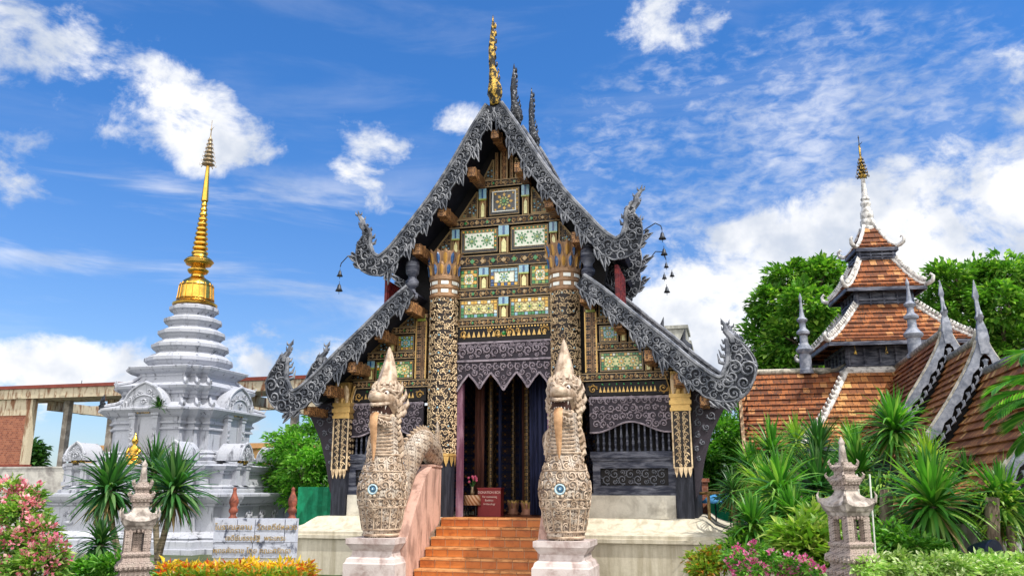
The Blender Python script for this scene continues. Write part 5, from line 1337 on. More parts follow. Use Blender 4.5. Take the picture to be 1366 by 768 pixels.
# front wing in three tiers, bargeboards stepping towards the viewer
WX = .10
TI = [(-1.15, -6.15, 4.47), (-6.02, -8.25, 3.95), (-8.1, -12.2, 3.42)]
def wx(t): return 1.12 * t ** 1.25
def wz(t): return 1.78 * t
for k, (ya, yb, z) in enumerate(TI):
    for sgn in (-1, 1):
        f = lambda s_, t: Vector((WX + sgn * (wx(t) + .02), ya + (yb - ya) * s_, z - wz(t) - .04))
        tile_surface(f, 2.15, lambda t: abs(yb - ya), 'wing_roof', pav, M['rooftile2'] if k else M['rooftile'], ncol=8)
        f2 = lambda s_, t: Vector((WX + sgn * (wx(.98) + .75 * t), ya + (yb - ya) * s_, z - wz(.98) - .04 - .42 * t))
        if k == 2: tile_surface(f2, .88, lambda t: abs(yb - ya), 'wing_roof', pav, M['rooftile2'], ncol=8)
        # curved board over the gable edge
        mb = MB(); S = [f(1, t / 14) for t in range(15)]; rings = []
        for i, p in enumerate(S):
            a = S[max(i - 1, 0)]; b = S[min(i + 1, 14)]; d = (b - a).normalized(); n = Vector((-d.z, 0, d.x)); n = n if n.x * sgn > 0 else -n
            rings.append([p + n * .055 + Vector((0, -.03, 0)), p + n * .055 + Vector((0, .03, 0)), p - n * .03 + Vector((0, .03, 0)), p - n * (.05 + .04 * (i % 2)) + Vector((0, -.03, 0))])
        mb.mi = 0; mb.loft(rings)
        mb.mi = 1; mb.tube([r[1] + Vector((0, .03, .01)) for r in rings], .035, 6)
        mb.mi = 0
        for i in range(2, 14):
            p = S[i]; a = S[i - 1]; d = (p - a).normalized(); n = Vector((-d.z, 0, d.x)); n = n if n.x * sgn > 0 else -n
            q = p - n * .10 + Vector((0, -.01, 0))
            mb.tube([q, q - n * .06 + d * .05, q - n * .05 + d * .14], [.035, .03, .004], 5)
        mb.build('wing_bargeboard', [M['lead'], M['ridge_grey']], pav)
    mb = MB(); mb.tube([(WX, yb, z + .10), (WX, yb + .4, z + .02), (WX, ya, z + .0)], [.10, .075, .07], 8); mb.build('wing_ridge', M['ridge_grey'], pav, True)
    mb = MB(); mb.loft([[(WX + a * w_, yb - .02 + b * w_ * .8 + oy, z + zz) for a, b in ((-1, -1), (1, -1), (1, 1), (-1, 1))] for zz, w_, oy in ((-.25, .06, 0), (.0, .085, 0), (.15, .07, 0), (.3, .04, .02), (.36, .06, .02), (.42, .035, .02), (.65, .025, .05), (.72, .045, .06), (1.0, .004, .05))])
    mb.tube([(WX, yb, z + .25), (WX, yb - .1, z + .4), (WX, yb - .08, z + .5)], [.04, .035, .005], 5)
    mb.build('wing_finial', M['lead'], pav)
    mb = MB(); pts = [(WX - wx(t / 8) * .96, z - wz(t / 8) - .12) for t in range(8, -1, -1)] + [(WX + wx(t / 8) * .96, z - wz(t / 8) - .12) for t in range(1, 9)]
    mb.poly_y(pts, yb + .25, yb + .32); mb.build('wing_gable', M['black'], pav)
mb = MB(); mb.box(WX - .85, WX + .85, -11.8, -1, 0, 1.72); mb.build('wing_wall', M['dark_wood'], pav)
for sg in (-1, 1): mb = MB(); mb.beam((WX + sg * 1.82, -12.2, 1.24), (WX + sg * 1.82, -8.0, 1.24), .06, .10); mb.build('eave_board', M['tan_board'], pav)
for x, y in ((WX - 1.5, -9.8), (WX - 1.5, -8), (WX + 1.5, -9.8)):
    mb = MB(); mb.tube([(x, y, 0), (x, y, 1.4)], .06, 8); mb.build('porch_post', M['dark_wood'], pav)
# lead covered stupa finials standing on the ridges
for (x, y, z, h) in ((-1.98, -1.0, 4.40, 2.10), (.18, -3.0, 4.42, 1.85)):
    mb = MB(); s_ = h / 2.1
    pr = [(.19, 0), (.19, .10), (.15, .12), (.15, .50), (.21, .56), (.22, .62), (.17, .68), (.13, .74), (.10, .80), (.10, .98), (.16, 1.02), (.17, 1.08), (.11, 1.14), (.08, 1.18), (.075, 1.3), (.13, 1.36), (.14, 1.40), (.07, 1.47), (.05, 1.6), (.03, 1.85), (.035, 1.9), (.045, 1.97), (.004, 2.1)]
    mb.lathe([(r * .98, z + zz * s_) for r, zz in pr], (x, y), 10); mb.build('ridge_stupa', M['lead'], pav, True, auto=40)
# little bells under the eaves
for tx in (-.9, -.3, .3, .9):
    p = rotp((tx * 1.2, -1.62, 0), TR); mb = MB(); mb.tube([(p.x, p.y, 5.0), (p.x, p.y, 4.84)], .006, 4); mb.lathe([(.01, 4.85), (.025, 4.80), (.04, 4.74), (.002, 4.76)], (p.x, p.y), 7); mb.build('eave_bell', M['gold_old'], pav)

# ============================================================ BELLS ON WIRES (hall)
def wind_bell(root_pt, drop_pts, label):
    """a bent wire from the hook with bells hanging"""
    t_ = thing('wind_bells', label, 'bells', FR(*root_pt), -A, 'wind bells on wires at the roof hooks')
    mb = MB(); pts = [(0, 0, 0)] + drop_pts[0]; mb.tube(pts, .011, 5); mb.build('wire', M['bronze'], t_)
    for (x, y, z, s_) in drop_pts[1]:
        s_ *= .8
        mb = MB(); mb.tube([(x, y, z + .12 * s_), (x, y, z)], .006, 4); mb.lathe([(.01, z + .06 * s_), (.035 * s_, z + .03 * s_), (.05 * s_, z - .04 * s_), (.085 * s_, z - .10 * s_), (.004, z - .09 * s_)], (x, y), 9); mb.tube([(x, y, z - .09 * s_), (x, y, z - .17 * s_)], .006, 4)
        mb.build('bell', M['bronze'], t_, True)
wind_bell((-2.72, -.80, 6.28), ([(-.22, 0, .06), (-.46, 0, .02), (-.60, 0, -.12), (-.62, 0, -.20)], [(-.62, 0, -.32, 1.), (-.62, 0, -.62, 1.2)]), 'pair of small dark bells hanging from the left upper roof hook')
wind_bell((2.90, -.80, 6.30), ([(.12, 0, .10), (.30, 0, .20), (.40, 0, .14), (.42, 0, .06)], [(.42, 0, -.04, 1.1), (.44, 0, -.36, 1.)]), 'small dark bells on a wire beside the right upper roof hook, higher pair')
wind_bell((2.95, .95, 6.32), ([(.10, 0, .12), (.26, 0, .10), (.30, 0, -.02), (.31, 0, -.08)], [(.31, 0, -.18, .8), (.42, 0, -.38, .8), (.26, 0, -.42, .8), (.30, 0, -.70, 1.)]), 'small dark bells on a wire beside the rear right roof hook, lower cluster')

# ============================================================ UNFINISHED CONCRETE BUILDING
M['concrete'] = two('raw cream concrete with rust runs', (.22, .11, .06), (.54, .47, .34), .9, 2.6, .36, .52, stretch=(2.6, 2.6, .5), fine=.15)
M['concrete_g'] = two('grey concrete', (.24, .21, .18), (.44, .40, .35), .9, 3, fine=.15)
M['rust'] = plain('rusty red slab edge', (.20, .045, .03), .8, 0, .3)
BR = bpy.data.materials.new('s'); bpy.data.materials.remove(BR)
BR, t, b = mat('hollow red brick', .9)
bt = t.new('ShaderNodeTexBrick'); p = t.sep(objc(t)); t.put(bt.inputs['Vector'], t.comb(t.math('ADD', p[0], p[1]), p[2], 0.)); bt.inputs['Scale'].default_value = 9
t.put(bt.inputs['Color1'], (.20, .06, .035)); t.put(bt.inputs['Color2'], (.36, .13, .07)); t.put(bt.inputs['Mortar'], (.36, .28, .22)); bt.inputs['Mortar Size'].default_value = .02; bt.inputs['Brick Width'].default_value = .9; bt.inputs['Row Height'].default_value = .6
t.l.new(bt.outputs[0], b.inputs['Base Color'])
rb = thing('concrete_building', 'unfinished concrete frame building with rusty roof slab edge behind the stupa', 'building', FR(-16, 9), -A)
mb = MB(); mb.box(-6.6, 7.6, .0, 1.6, 4.80, 5.16); mb.mi = 1; mb.box(-6.65, 7.65, -.06, 1.8, 5.161, 5.28)
r5 = random.Random(5)
for k in range(26):
    x = -6.3 + k * .54 + r5.uniform(-.15, .15); mb.mi = 0; mb.box(x, x + r5.uniform(.06, .22), -.012 - .003 * (k % 3), .0, 4.83 + r5.uniform(0, .1), 5.0 + r5.uniform(0, .14))
    if k % 3 == 0: mb.mi = 1; mb.tube([(x, .05, 4.78), (x + .02, .04, 4.6 + r5.uniform(0, .12))], .010, 4)
mb.build('roof_slab', [M['concrete'], M['rust']], rb)
for (x0_, y0_, x1_, y1_, z_) in ((-4.6, 1, -4.6, 8, 4.62), (-1.9, 1, -1.9, 8, 4.62), (3.9, 1, 3.9, 8, 4.62), (6.6, 1, 6.6, 8, 4.62), (-6, 4.2, 7, 4.2, 4.75)):
    mb = MB(); mb.beam((x0_, y0_, z_), (x1_, y1_, z_), .26, .34); mb.build('concrete_beam', M['concrete'], rb)
for x, y, w_, z0_ in ((-3.75, .9, .22, 2.35), (-1.9, 4.2, .20, 0), (3.9, 4.2, .25, 0), (6.9, .9, .25, 0), (-4.6, 4.2, .2, 0), (6.6, 4.4, .25, 0)):
    mb = MB(); mb.box(x - w_ / 2, x + w_ / 2, y, y + w_, z0_, 4.5 if y > 3 else 4.79); mb.build('concrete_post', M['concrete_g'], rb)
mb = MB(); mb.box(-6.6, -4.75, .12, .35, 2.42, 4.2); mb.mi = 1; mb.box(-4.75, -4.52, .10, .35, 2.42, 4.8); mb.box(-6.6, -4.75, .10, .35, 4.2, 4.8); mb.mi = 2; mb.box(-6.6, -4.5, .05, .4, 2.34, 2.42)
mb.build('brick_wall', [BR, M['concrete'], M['rust']], rb)
mb = MB(); mb.cbox((-3.05, 3.4, 4.30), 1.1, .3, .30, Matrix.Rotation(R(7), 3, 'Y')); mb.build('broken_beam', M['concrete_g'], rb)
mb = MB(); mb.box(-6.6, 7.6, .0, .3, 0, 2.34); mb.box(-6.62, 7.62, -.03, .33, 2.28, 2.34); mb.build('parapet', two('stained grey plaster', (.25, .23, .22), (.56, .54, .50), .9, 1.4, .35, .6), rb)
for x in (-1.1, -.85, -4.2):
    mb = MB(); mb.tube([(x, 2, 5.15), (x, 2, 6.0 if x > -4 else 5.7)], .014, 5)
    if x == -1.1:
        for zz in (5.45, 5.6): mb.tube([(x - .12, 2, zz), (x + .25, 2, zz)], .008, 4)
    mb.build('antenna', M['bronze'], rb)
GN = two('green tarpaulin', (.0, .16, .07), (.005, .27, .13), .6, 3)
mb = MB(); mb.box(-.55, .40, 3.0, 3.05, 2.3, 3.55); mb.box(-.60, -.55, 2.98, 3.07, 2.2, 3.6); mb.build('green_sheet', GN, rb)
# far ochre building
fb = thing('distant_building', 'low ochre building seen through the open concrete frame', 'building', FR(-24, 22), -A)
mb = MB(); mb.box(-6, 8, 0, 6, 0, 3.55); mb.mi = 1; mb.box(-6.2, 8.2, -.3, 6.3, 3.55, 3.8); mb.build('wall', [plain('ochre wall', (.60, .36, .15), .9), plain('ochre coping', (.50, .28, .12), .9)], fb)
for x in (1.5, 4, 6.5): mb = MB(); mb.box(x, x + 1.1, -.06, -.01, 2.0, 3.0); mb.build('window', M['black'], fb)
# grey concrete block tower behind the hall
ct = thing('chimney_block', 'pale concrete stair tower rising behind the right roof slope', 'building', (4.75, 24.5, 0), R(-14.6))
mb = MB(); mb.box(-1.6, .62, -.4, 2.0, 0, 5.72); mb.box(-1.7, .68, -.48, 2.06, 5.72, 5.82); mb.box(-.35, .55, -.3, 1.2, 5.82, 6.22); mb.box(-.40, .60, -.34, 1.24, 6.22, 6.32)
for k in range(7): mb.box(-1.5 + k * .3, -1.46 + k * .3, -.42, -.4, 3.5, 5.70)
mb.build('tower_wall', two('weathered pale concrete', (.30, .30, .27), (.52, .52, .47), .9, 1.5, stretch=(2, 2, .4)), ct)

# ============================================================ GROUND
gm, t, b = mat('trodden garden soil and paving', .95)
n_ = t.noise(objc(t), .35, 6, .6); n2 = t.noise(objc(t), 8, 5, .65)
t.l.new(t.mix(t.ramp(n_, .42, .6), (.16, .15, .13, 1), (.05, .075, .022, 1)), b.inputs['Base Color']); bump(t, b, n2, .6, .03)
mb = MB(); mb.v = [(-900, -300, 0), (900, -300, 0), (900, 1500, 0), (-900, 1500, 0)]; mb.F(0, 1, 2, 3); o = mb.build('ground', gm); o['kind'] = 'structure'
pm, t, b = mat('pale concrete paving', .85)
n_ = t.noise(objc(t), 3, 6, .6); bt = t.new('ShaderNodeTexBrick'); t.put(bt.inputs['Vector'], objc(t)); bt.inputs['Scale'].default_value = 1.6; bt.offset = 0.; bt.inputs['Mortar Size'].default_value = .012; bt.inputs['Brick Width'].default_value = 1; bt.inputs['Row Height'].default_value = 1
t.put(bt.inputs['Color1'], (.40, .38, .34)); t.put(bt.inputs['Color2'], (.34, .32, .29)); t.put(bt.inputs['Mortar'], (.12, .11, .10))
t.l.new(t.vmath('SCALE', bt.outputs[0], scale=t.ramp(n_, .2, .8, .7, 1.2)), b.inputs['Base Color'])
mb = MB(); mb.v = [(-2.2, -12, .004), (2.4, -12, .004), (2.4, 14.6, .004), (-2.2, 14.6, .004)]; mb.F(0, 1, 2, 3); o = mb.build('path', pm); o['kind'] = 'structure'
# ============================================================ PLANTS
def leafmat(name, c1, c2, c3=None, rough=.45, trans=.35, tip=None):
    m, t, b = mat(name, rough, 0, .45)
    g = t.new('ShaderNodeNewGeometry').outputs['Random Per Island']
    c = t.mix(t.ramp(g, 0, .7, smooth=False), c1, c2)
    if c3: c = t.mix(t.ramp(g, .72, .9), c, c3)
    n = t.noise(objc(t), 1.3, 3, .6); c = t.vmath('SCALE', c, scale=t.ramp(n, .3, .7, .75, 1.3))
    t.l.new(c, b.inputs['Base Color'])
    tr = t.new('ShaderNodeBsdfTranslucent'); t.put(tr.inputs[0], t.vmath('MULTIPLY', c, (1.4, 1.6, .6)))
    mx = t.new('ShaderNodeMixShader'); mx.inputs[0].default_value = trans
    out = m.node_tree.nodes['Material Output']; t.l.new(b.outputs[0], mx.inputs[1]); t.l.new(tr.outputs[0], mx.inputs[2]); t.l.new(mx.outputs[0], out.inputs[0])
    return m
L_TREE = leafmat('broad tree leaves', (.04, .14, .015), (.13, .31, .03), (.28, .46, .07))
L_TREE2 = leafmat('bright fresh leaves', (.05, .19, .02), (.14, .38, .035), (.26, .50, .08))
L_DARK = leafmat('deep green leaves', (.012, .045, .010), (.03, .10, .02), (.06, .15, .03))
L_YUC = leafmat('sword leaves', (.035, .15, .02), (.10, .30, .035), (.26, .44, .09), .38)
L_YUC2 = leafmat('dark sword leaves', (.02, .075, .02), (.05, .17, .04), (.14, .26, .09), .38)
L_YUC3 = leafmat('lime sword leaves', (.12, .27, .03), (.26, .42, .05), (.42, .50, .12), .4)
L_CROT = leafmat('yellow croton leaves', (.42, .36, .02), (.75, .52, .03), (.62, .08, .02), .4)
L_CROT2 = leafmat('green croton leaves', (.10, .22, .02), (.30, .38, .04), (.50, .20, .03), .4)
L_PALE = leafmat('cream variegated leaves', (.16, .32, .05), (.36, .50, .16), (.62, .68, .42), .5)
L_PALE2 = leafmat('fresh yellow green leaves', (.08, .22, .03), (.22, .38, .06), (.42, .50, .16), .5)
L_DEAD = leafmat('dry straw leaves', (.16, .10, .04), (.34, .25, .11), None, .7)
L_PINK = leafmat('pink petals', (.62, .10, .20), (.72, .28, .34), (.80, .48, .48), .6, .2)
L_PINK2 = leafmat('deep pink petals', (.62, .05, .26), (.74, .18, .42), (.80, .40, .58), .6, .2)
BARK = two('grey brown bark', (.07, .05, .035), (.20, .16, .12), .9, 6, stretch=(3, 3, .5))
STEM = two('tan yucca stem', (.10, .08, .05), (.30, .25, .17), .9, 10, stretch=(.5, .5, 5))
def leaf(mb, p, d, up, L_, w_, bend=.15):
    d = d.normalized(); s_ = d.cross(up); s_ = s_.normalized() if s_.length > 1e-4 else d.orthogonal().normalized(); n = s_.cross(d)
    b = len(mb.v)
    mb.v += [tuple(p), tuple(p + d * L_ * .45 + s_ * w_ / 2 + n * L_ * bend), tuple(p + d * L_), tuple(p + d * L_ * .45 - s_ * w_ / 2 + n * L_ * bend)]
    mb.F(b, b + 1, b + 2, b + 3)
def rv(r_, s_=1.):
    while True:
        v = Vector((r_.uniform(-1, 1), r_.uniform(-1, 1), r_.uniform(-1, 1)))
        if .01 < v.length < 1: return v * s_
def crown(mb, blobs, clumps, per, cr, L_, w_, seed, up_bias=.4):
    r_ = random.Random(seed); tot = sum(b[3] * b[3] for b in blobs)
    for (cx, cy, cz, r) in blobs:
        for i in range(max(1, int(clumps * r * r / tot))):
            v = rv(r_).normalized(); v.z = v.z * .8 + .1; q = Vector((cx, cy, cz)) + v * r * r_.uniform(.62, 1.08)
            c2 = cr * r_.uniform(.45, 1.45)
            for k in range(per):
                o_ = rv(r_); o_.z *= .55
                p = q + o_ * c2; d = (o_ + v * .6 + rv(r_, .7) + Vector((0, 0, -.15)))
                leaf(mb, p, d, Vector((0, 0, 1)) + rv(r_, .7), L_ * r_.uniform(.5, 1.45), w_ * r_.uniform(.55, 1.3))
def limbs(mb, base, blobs, r0, seed):
    r_ = random.Random(seed); top = Vector((sum(b[0] for b in blobs) / len(blobs), sum(b[1] for b in blobs) / len(blobs), min(b[2] for b in blobs) - .3))
    base = Vector(base); mid = base.lerp(top, .5) + Vector((r_.uniform(-.2, .2), 0, 0)) * r0 * 5
    mb.tube([base, base.lerp(mid, .5), mid, top], [r0, r0 * .85, r0 * .75, r0 * .6], 9)
    for (cx, cy, cz, r) in blobs:
        c = Vector((cx, cy, cz)); m_ = top.lerp(c, .5) + rv(r_, r * .25)
        mb.tube([top - Vector((0, 0, r0)), m_, c, c + rv(r_, r * .7)], [r0 * .5, r0 * .32, r0 * .2, r0 * .05], 6)
        for k in range(3): mb.tube([m_.lerp(c, .4 + .2 * k), c + rv(r_, r * .6), c + rv(r_, r * .95)], [r0 * .2, r0 * .1, r0 * .03], 5)
def tree(name, label, cat, x, y, blobs, clumps, per, cr, L_, w_, m_, r0, seed, group=None):
    """blobs relative to (x, y, 0)"""
    t_ = thing(name, label, cat, (x, y, 0), 0, group)
    mb = MB(); crown(mb, blobs, clumps, per, cr, L_, w_, seed); mb.build('crown', m_, t_, fixn=False)
    mb = MB(); limbs(mb, (0, 0, 0), blobs, r0, seed); mb.build('trunk', BARK, t_, True)
def pix(px, py, Y):
    d = dirpx(px, py); k = Y / d.y; return Vector((d.x * k, Y, 1.6 + d.z * k))
def blobs_at(lst, x, y):
    out = []
    for (px, py, Y, rpx) in lst:
        p = pix(px, py, Y); out.append((p.x - x, p.y - y, p.z, rpx * Y / 1094 * 1.02))
    return out
def pxtree(name, label, cat, px0, Y0, lst, clumps, per, cr, L_, w_, m_, r0, seed, group=None):
    b = at(px0, Y0); tree(name, label, cat, b[0], b[1], blobs_at(lst, b[0], b[1]), clumps, per, cr, L_, w_, m_, r0, seed, group)
G_T = 'trees beyond the temple grounds'
pxtree('broadleaf_tree', 'tall broadleaf tree rising behind the left wing of the tiled pavilion', 'tree', 1085, 36,
       [(1055, 375, 36, 26), (1095, 372, 35, 26), (1030, 410, 36, 26), (1075, 410, 34, 32), (1120, 400, 36, 30), (1018, 452, 37, 24), (1060, 455, 35, 34), (1110, 450, 36, 34), (1145, 420, 37, 26), (1035, 490, 36, 30), (1090, 495, 36, 36), (1135, 375, 37, 16)], 460, 44, .46, .30, .19, L_TREE, .35, 3, G_T)
pxtree('broadleaf_tree', 'tall broadleaf tree rising behind the right side of the pavilion spire', 'tree', 1330, 38,
       [(1262, 378, 37, 24), (1300, 372, 38, 26), (1340, 365, 37, 26), (1380, 370, 38, 28), (1245, 405, 38, 20), (1285, 410, 37, 30), (1335, 410, 36, 32), (1385, 420, 38, 32), (1310, 450, 38, 32), (1360, 460, 37, 34), (1420, 440, 38, 34)], 420, 44, .46, .30, .19, L_TREE, .36, 5, G_T)
pxtree('garden_tree', 'bright green tree between the right roof hook and the pavilion gable', 'tree', 950, 23,
       [(955, 580, 23, 28), (938, 610, 22.5, 24), (972, 555, 24, 20), (965, 625, 23, 30), (940, 640, 22.5, 24), (985, 600, 24, 26), (950, 655, 23, 22)], 300, 34, .26, .15, .08, L_TREE2, .12, 7)
pxtree('garden_tree', 'bushy green tree between the white stupa and the left side of the hall', 'tree', 405, 23.5,
       [(395, 600, 23.5, 26), (420, 580, 24, 20), (372, 595, 24, 20), (430, 610, 23, 24), (405, 630, 23, 30), (440, 640, 23.5, 24), (380, 640, 24, 26), (400, 660, 23.5, 26), (432, 668, 23, 22), (365, 622, 24.5, 18), (385, 578, 24, 9), (402, 570, 24, 9), (420, 560, 24.2, 8), (376, 590, 24, 10), (437, 580, 24, 10)], 300, 34, .24, .15, .08, L_TREE2, .12, 8)
pxtree('distant_tree', 'small dark tree seen between the brick wall and the concrete post', 'tree', 38, 52,
       [(40, 600, 52, 9), (34, 612, 52, 10), (44, 618, 52, 9), (28, 618, 52, 9)], 90, 26, .6, .4, .28, L_DARK, .2, 9)
pxtree('shade_tree', 'dark shrubby tree behind the garden under the pavilion eave at the right edge', 'tree', 1010, 16.5,
       [(1000, 640, 16.5, 24), (1020, 660, 16.5, 26), (990, 668, 16.5, 20), (1045, 655, 17, 26)], 150, 32, .18, .12, .06, L_DARK, .07, 12)
# upright sprays over the bush left of the hall
def rosette(mb, c, R_, n, seed, w_=.05, lo=-62, hi=86, droop=.75, mat_hi=None):
    r_ = random.Random(seed)
    for i in range(n):
        f = i / n; el = R(lo + (hi - lo) * (f ** .8) + r_.uniform(-9, 9)); az = i * 2.39996 + r_.uniform(-.25, .25)
        d = Vector((cos(az) * cos(el), sin(az) * cos(el), sin(el))); L_ = R_ * r_.uniform(.70, 1.16) * (1. if f > .25 else .85)
        side = Vector((-sin(az), cos(az), 0)); p = Vector(c) + d * .03 + Vector((0, 0, -.10 * (1 - f) * R_))
        N = 6; dr = droop * r_.uniform(.3, 1.9) * (1.1 - f * .75); b = len(mb.v)
        tw = r_.uniform(-.5, .5)
        for k in range(N + 1):
            t = k / N; ww = w_ * (.55 + .45 * sin(min(t * 2.4, 1) * PI / 2)) * (1 - t ** 2.6) + .002
            cdir = (d - Vector((0, 0, 1)) * dr * t * 1.5).normalized(); p2 = p
            s_ = (side * cos(tw * t) + cdir.cross(side) * sin(tw * t))
            nrm = s_.cross(cdir)
            mb.v += [tuple(p2 - s_ * ww / 2), tuple(p2 - nrm * ww * .18), tuple(p2 + s_ * ww / 2)]
            p = p + cdir * L_ / N
        for k in range(N):
            for j in range(2): mb.F(b + k * 3 + j, b + k * 3 + j + 1, b + k * 3 + j + 4, b + k * 3 + j + 3)
YMESH = {}
def yucca(px, py, Y, Rpx, m_, label, seed, n=150, w_=.05, group='sword leaved plants in the garden beds'):
    c = pix(px, py, Y); R_ = Rpx * Y / 1094 * 1.08; n = int(n * 1.35); r_ = random.Random(seed)
    bx = c.x + r_.uniform(-.25, .25)
    t_ = thing('yucca_plant', label, 'plant', (bx, Y, 0), 0, group)
    mb = MB(); rosette(mb, (c.x - bx, 0, c.z), R_, n, seed, w_); mb.build('leaf_rosette', m_, t_, True, fixn=False)
    mb = MB(); rosette(mb, (c.x - bx, 0, c.z - .06), R_ * .85, 16 + seed % 3 * 8, seed + 50, w_ * .8, -88, -30, .5); mb.build('dead_leaves', L_DEAD, t_, True, fixn=False)
    mb = MB(); pts = [(0, 0, 0), (r_.uniform(-.1, .1), 0, c.z * .4), ((c.x - bx) * .8, 0, c.z * .8), (c.x - bx, 0, c.z + .02)]
    mb.tube([s_ for s_ in catmull(pts, 4)], .035 + .01 * R_, 7); mb.build('stem', STEM, t_, True)
YL = [
 (146, 652, 10.2, 50, L_YUC2, 'dark sword leaved plant directly left of the left stone lantern', 150),
 (232, 652, 10.6, 54, L_YUC2, 'tall sword leaved plant right of the left stone lantern, stem leaning', 150),
 (205, 628, 11.4, 42, L_YUC2, 'sword leaved plant behind the tip of the left stone lantern', 110),
 (134, 726, 9.6, 32, L_YUC2, 'low small sword leaved plant at the foot of the plant left of the lantern', 90),
 (1193, 572, 12.0, 50, L_YUC, 'tallest bright sword leaved plant in front of the pavilion front slope', 170),
 (1244, 672, 9.4, 70, L_YUC, 'largest nearest sword leaved plant right of the right stone lantern', 190),
 (1040, 655, 11.0, 54, L_YUC, 'wide sword leaved plant left of the right stone lantern, in the front row', 170),
 (1092, 650, 11.6, 54, L_YUC2, 'darker sword leaved plant just behind the tip of the right stone lantern', 150),
 (1004, 700, 10.4, 40, L_YUC, 'short sword leaved plant next to the platform corner', 110),
 (1030, 602, 13.5, 42, L_YUC, 'sword leaved plant below the left eave of the tiled pavilion', 120),
 (1092, 598, 13.6, 44, L_YUC2, 'dark sword leaved plant below the white hip of the pavilion', 120),
 (1146, 632, 12.6, 48, L_YUC, 'sword leaved plant between the right lantern and the tallest plant', 130),
 (1238, 618, 11.2, 42, L_YUC3, 'lime yellow sword leaved plant above the largest plant', 110),
 (1338, 672, 9.6, 56, L_YUC, 'sword leaved plant cut by the right edge of the picture, beside the orchid stump', 140),
 (1002, 625, 14.2, 38, L_YUC, 'small sword leaved plant beside the garden tree and the pavilion gable', 100),
 (1140, 596, 14.4, 36, L_YUC, 'small sword leaved plant under the front slope of the pavilion', 100),
 (1062, 588, 15.2, 32, L_YUC3, 'small lime sword leaved plant in the back row under the pavilion eave', 90),
 (1170, 672, 11.6, 38, L_YUC2, 'dark sword leaved plant behind the two white canes', 110)]
YL += [(1058, 690, 10.6, 40, L_YUC, 'bright sword leaved plant low in the bed above the yellow green shrub', 130),
 (1020, 655, 12.4, 42, L_YUC3, 'lime sword leaved plant behind the wide front plant left of the right lantern', 120),
 (1290, 640, 11.4, 34, L_YUC2, 'dark sword leaved plant under the porch eave right of the largest plant', 90),
 (1120, 660, 12.2, 40, L_YUC, 'sword leaved plant hidden behind the shaft of the right stone lantern', 110),
 (978, 655, 15.0, 30, L_YUC2, 'small dark sword leaved plant beside the blue umbrellas', 80)]
for i, (px, py, Y, rp, m_, lb, n) in enumerate(YL): yucca(px, py, Y, rp, m_, lb, 20 + i, n, .052 if rp > 45 else .042)

def bush(name, label, cat, px, Y, lst, clumps, per, cr, L_, w_, m_, seed, bl=None, group=None, kind=None, stemr=.02):
    b = at(px, Y); t_ = thing(name, label, cat, b, 0, group)
    bb = blobs_at(lst, b[0], b[1])
    mb = MB(); crown(mb, bb, clumps, per, cr, L_, w_, seed); mb.build('foliage', m_, t_, fixn=False)
    mb = MB(); r_ = random.Random(seed)
    for (cx, cy, cz, r) in bb: mb.tube([(cx * .5 + r_.uniform(-.05, .05), cy * .5, 0), (cx * .8, cy * .8, cz * .5), (cx, cy, cz)], [stemr, stemr * .8, stemr * .4], 5)
    mb.build('stem', BARK, t_)
    if bl:
        m2, cnt, fl = bl; mb = MB()
        for (cx, cy, cz, r) in bb:
            for i in range(max(1, int(cnt * r / sum(q[3] for q in bb)))):
                v = rv(r_).normalized(); v.y = -abs(v.y) * .8 if r_.random() < .75 else v.y; q = Vector((cx, cy, cz)) + v * r * r_.uniform(.9, 1.2)
                for k in range(16):
                    o_ = rv(r_); leaf(mb, q + o_ * fl * 1.1, o_ + v * .8, v + rv(r_, .5), fl * .9, fl * .75, .1)
        mb.build('blossoms', m2, t_, fixn=False)
    return t_
bush('flowering_bush', 'pink flowering bush at the left edge of the picture in front of the grey wall', 'bush', 45, 8.2,
     [(24, 690, 8.2, 24), (50, 716, 8.1, 19), (25, 735, 8.0, 30), (66, 742, 7.9, 20), (40, 664, 8.4, 16), (14, 655, 8.4, 15), (45, 765, 7.8, 30)], 210, 20, .09, .07, .04, L_PALE2, 31, (L_PINK, 150, .042))
HB = [(224 + i * 16, 767 + (i % 3), 9.8 + .2 * (i % 2), 13) for i in range(12)]
bush('croton_hedge', 'low clipped hedge of yellow and orange croton leaves in front of the lettered sign', 'hedge', 315, 9.9, HB, 330, 18, .08, .09, .032, L_CROT, 32)
bush('croton_hedge', 'strip of lime green leaves along the foot of the yellow croton hedge', 'hedge', 300, 9.4, [(230 + i * 16, 776, 9.3, 13) for i in range(11)], 260, 18, .07, .07, .03, L_CROT2, 33)
bush('croton_bush', 'small orange and green croton bush at the foot of the right platform wall', 'bush', 948, 9.6, [(930, 752, 9.6, 12), (948, 748, 9.6, 14), (966, 754, 9.5, 12), (940, 766, 9.5, 14)], 90, 18, .08, .085, .034, L_CROT2, 34)
bush('flowering_bush', 'low mound of vivid pink flowers left of the right stone lantern', 'bush', 1020, 8.8, [(985, 747, 8.8, 14), (1010, 744, 8.9, 16), (1035, 750, 8.7, 15), (1060, 755, 8.6, 14), (1000, 760, 8.6, 16), (1080, 765, 8.5, 14)], 120, 18, .07, .06, .03, L_TREE2, 35, (L_PINK2, 70, .036))
bush('leafy_shrub', 'yellow green broad leaved shrub beside the right stone lantern', 'shrub', 1078, 9.6, [(1065, 715, 9.6, 20), (1090, 705, 9.8, 20), (1075, 735, 9.4, 24), (1100, 730, 9.4, 20), (1050, 735, 9.6, 16)], 130, 14, .14, .17, .07, L_YUC3, 36)
bush('leafy_shrub', 'dark green shrub filling the bed behind the pink flowers', 'shrub', 1010, 10.4, [(990, 725, 10.4, 16), (1015, 722, 10.4, 20), (1045, 712, 10.6, 18), (975, 738, 10.2, 12)], 120, 18, .10, .09, .045, L_TREE, 37)
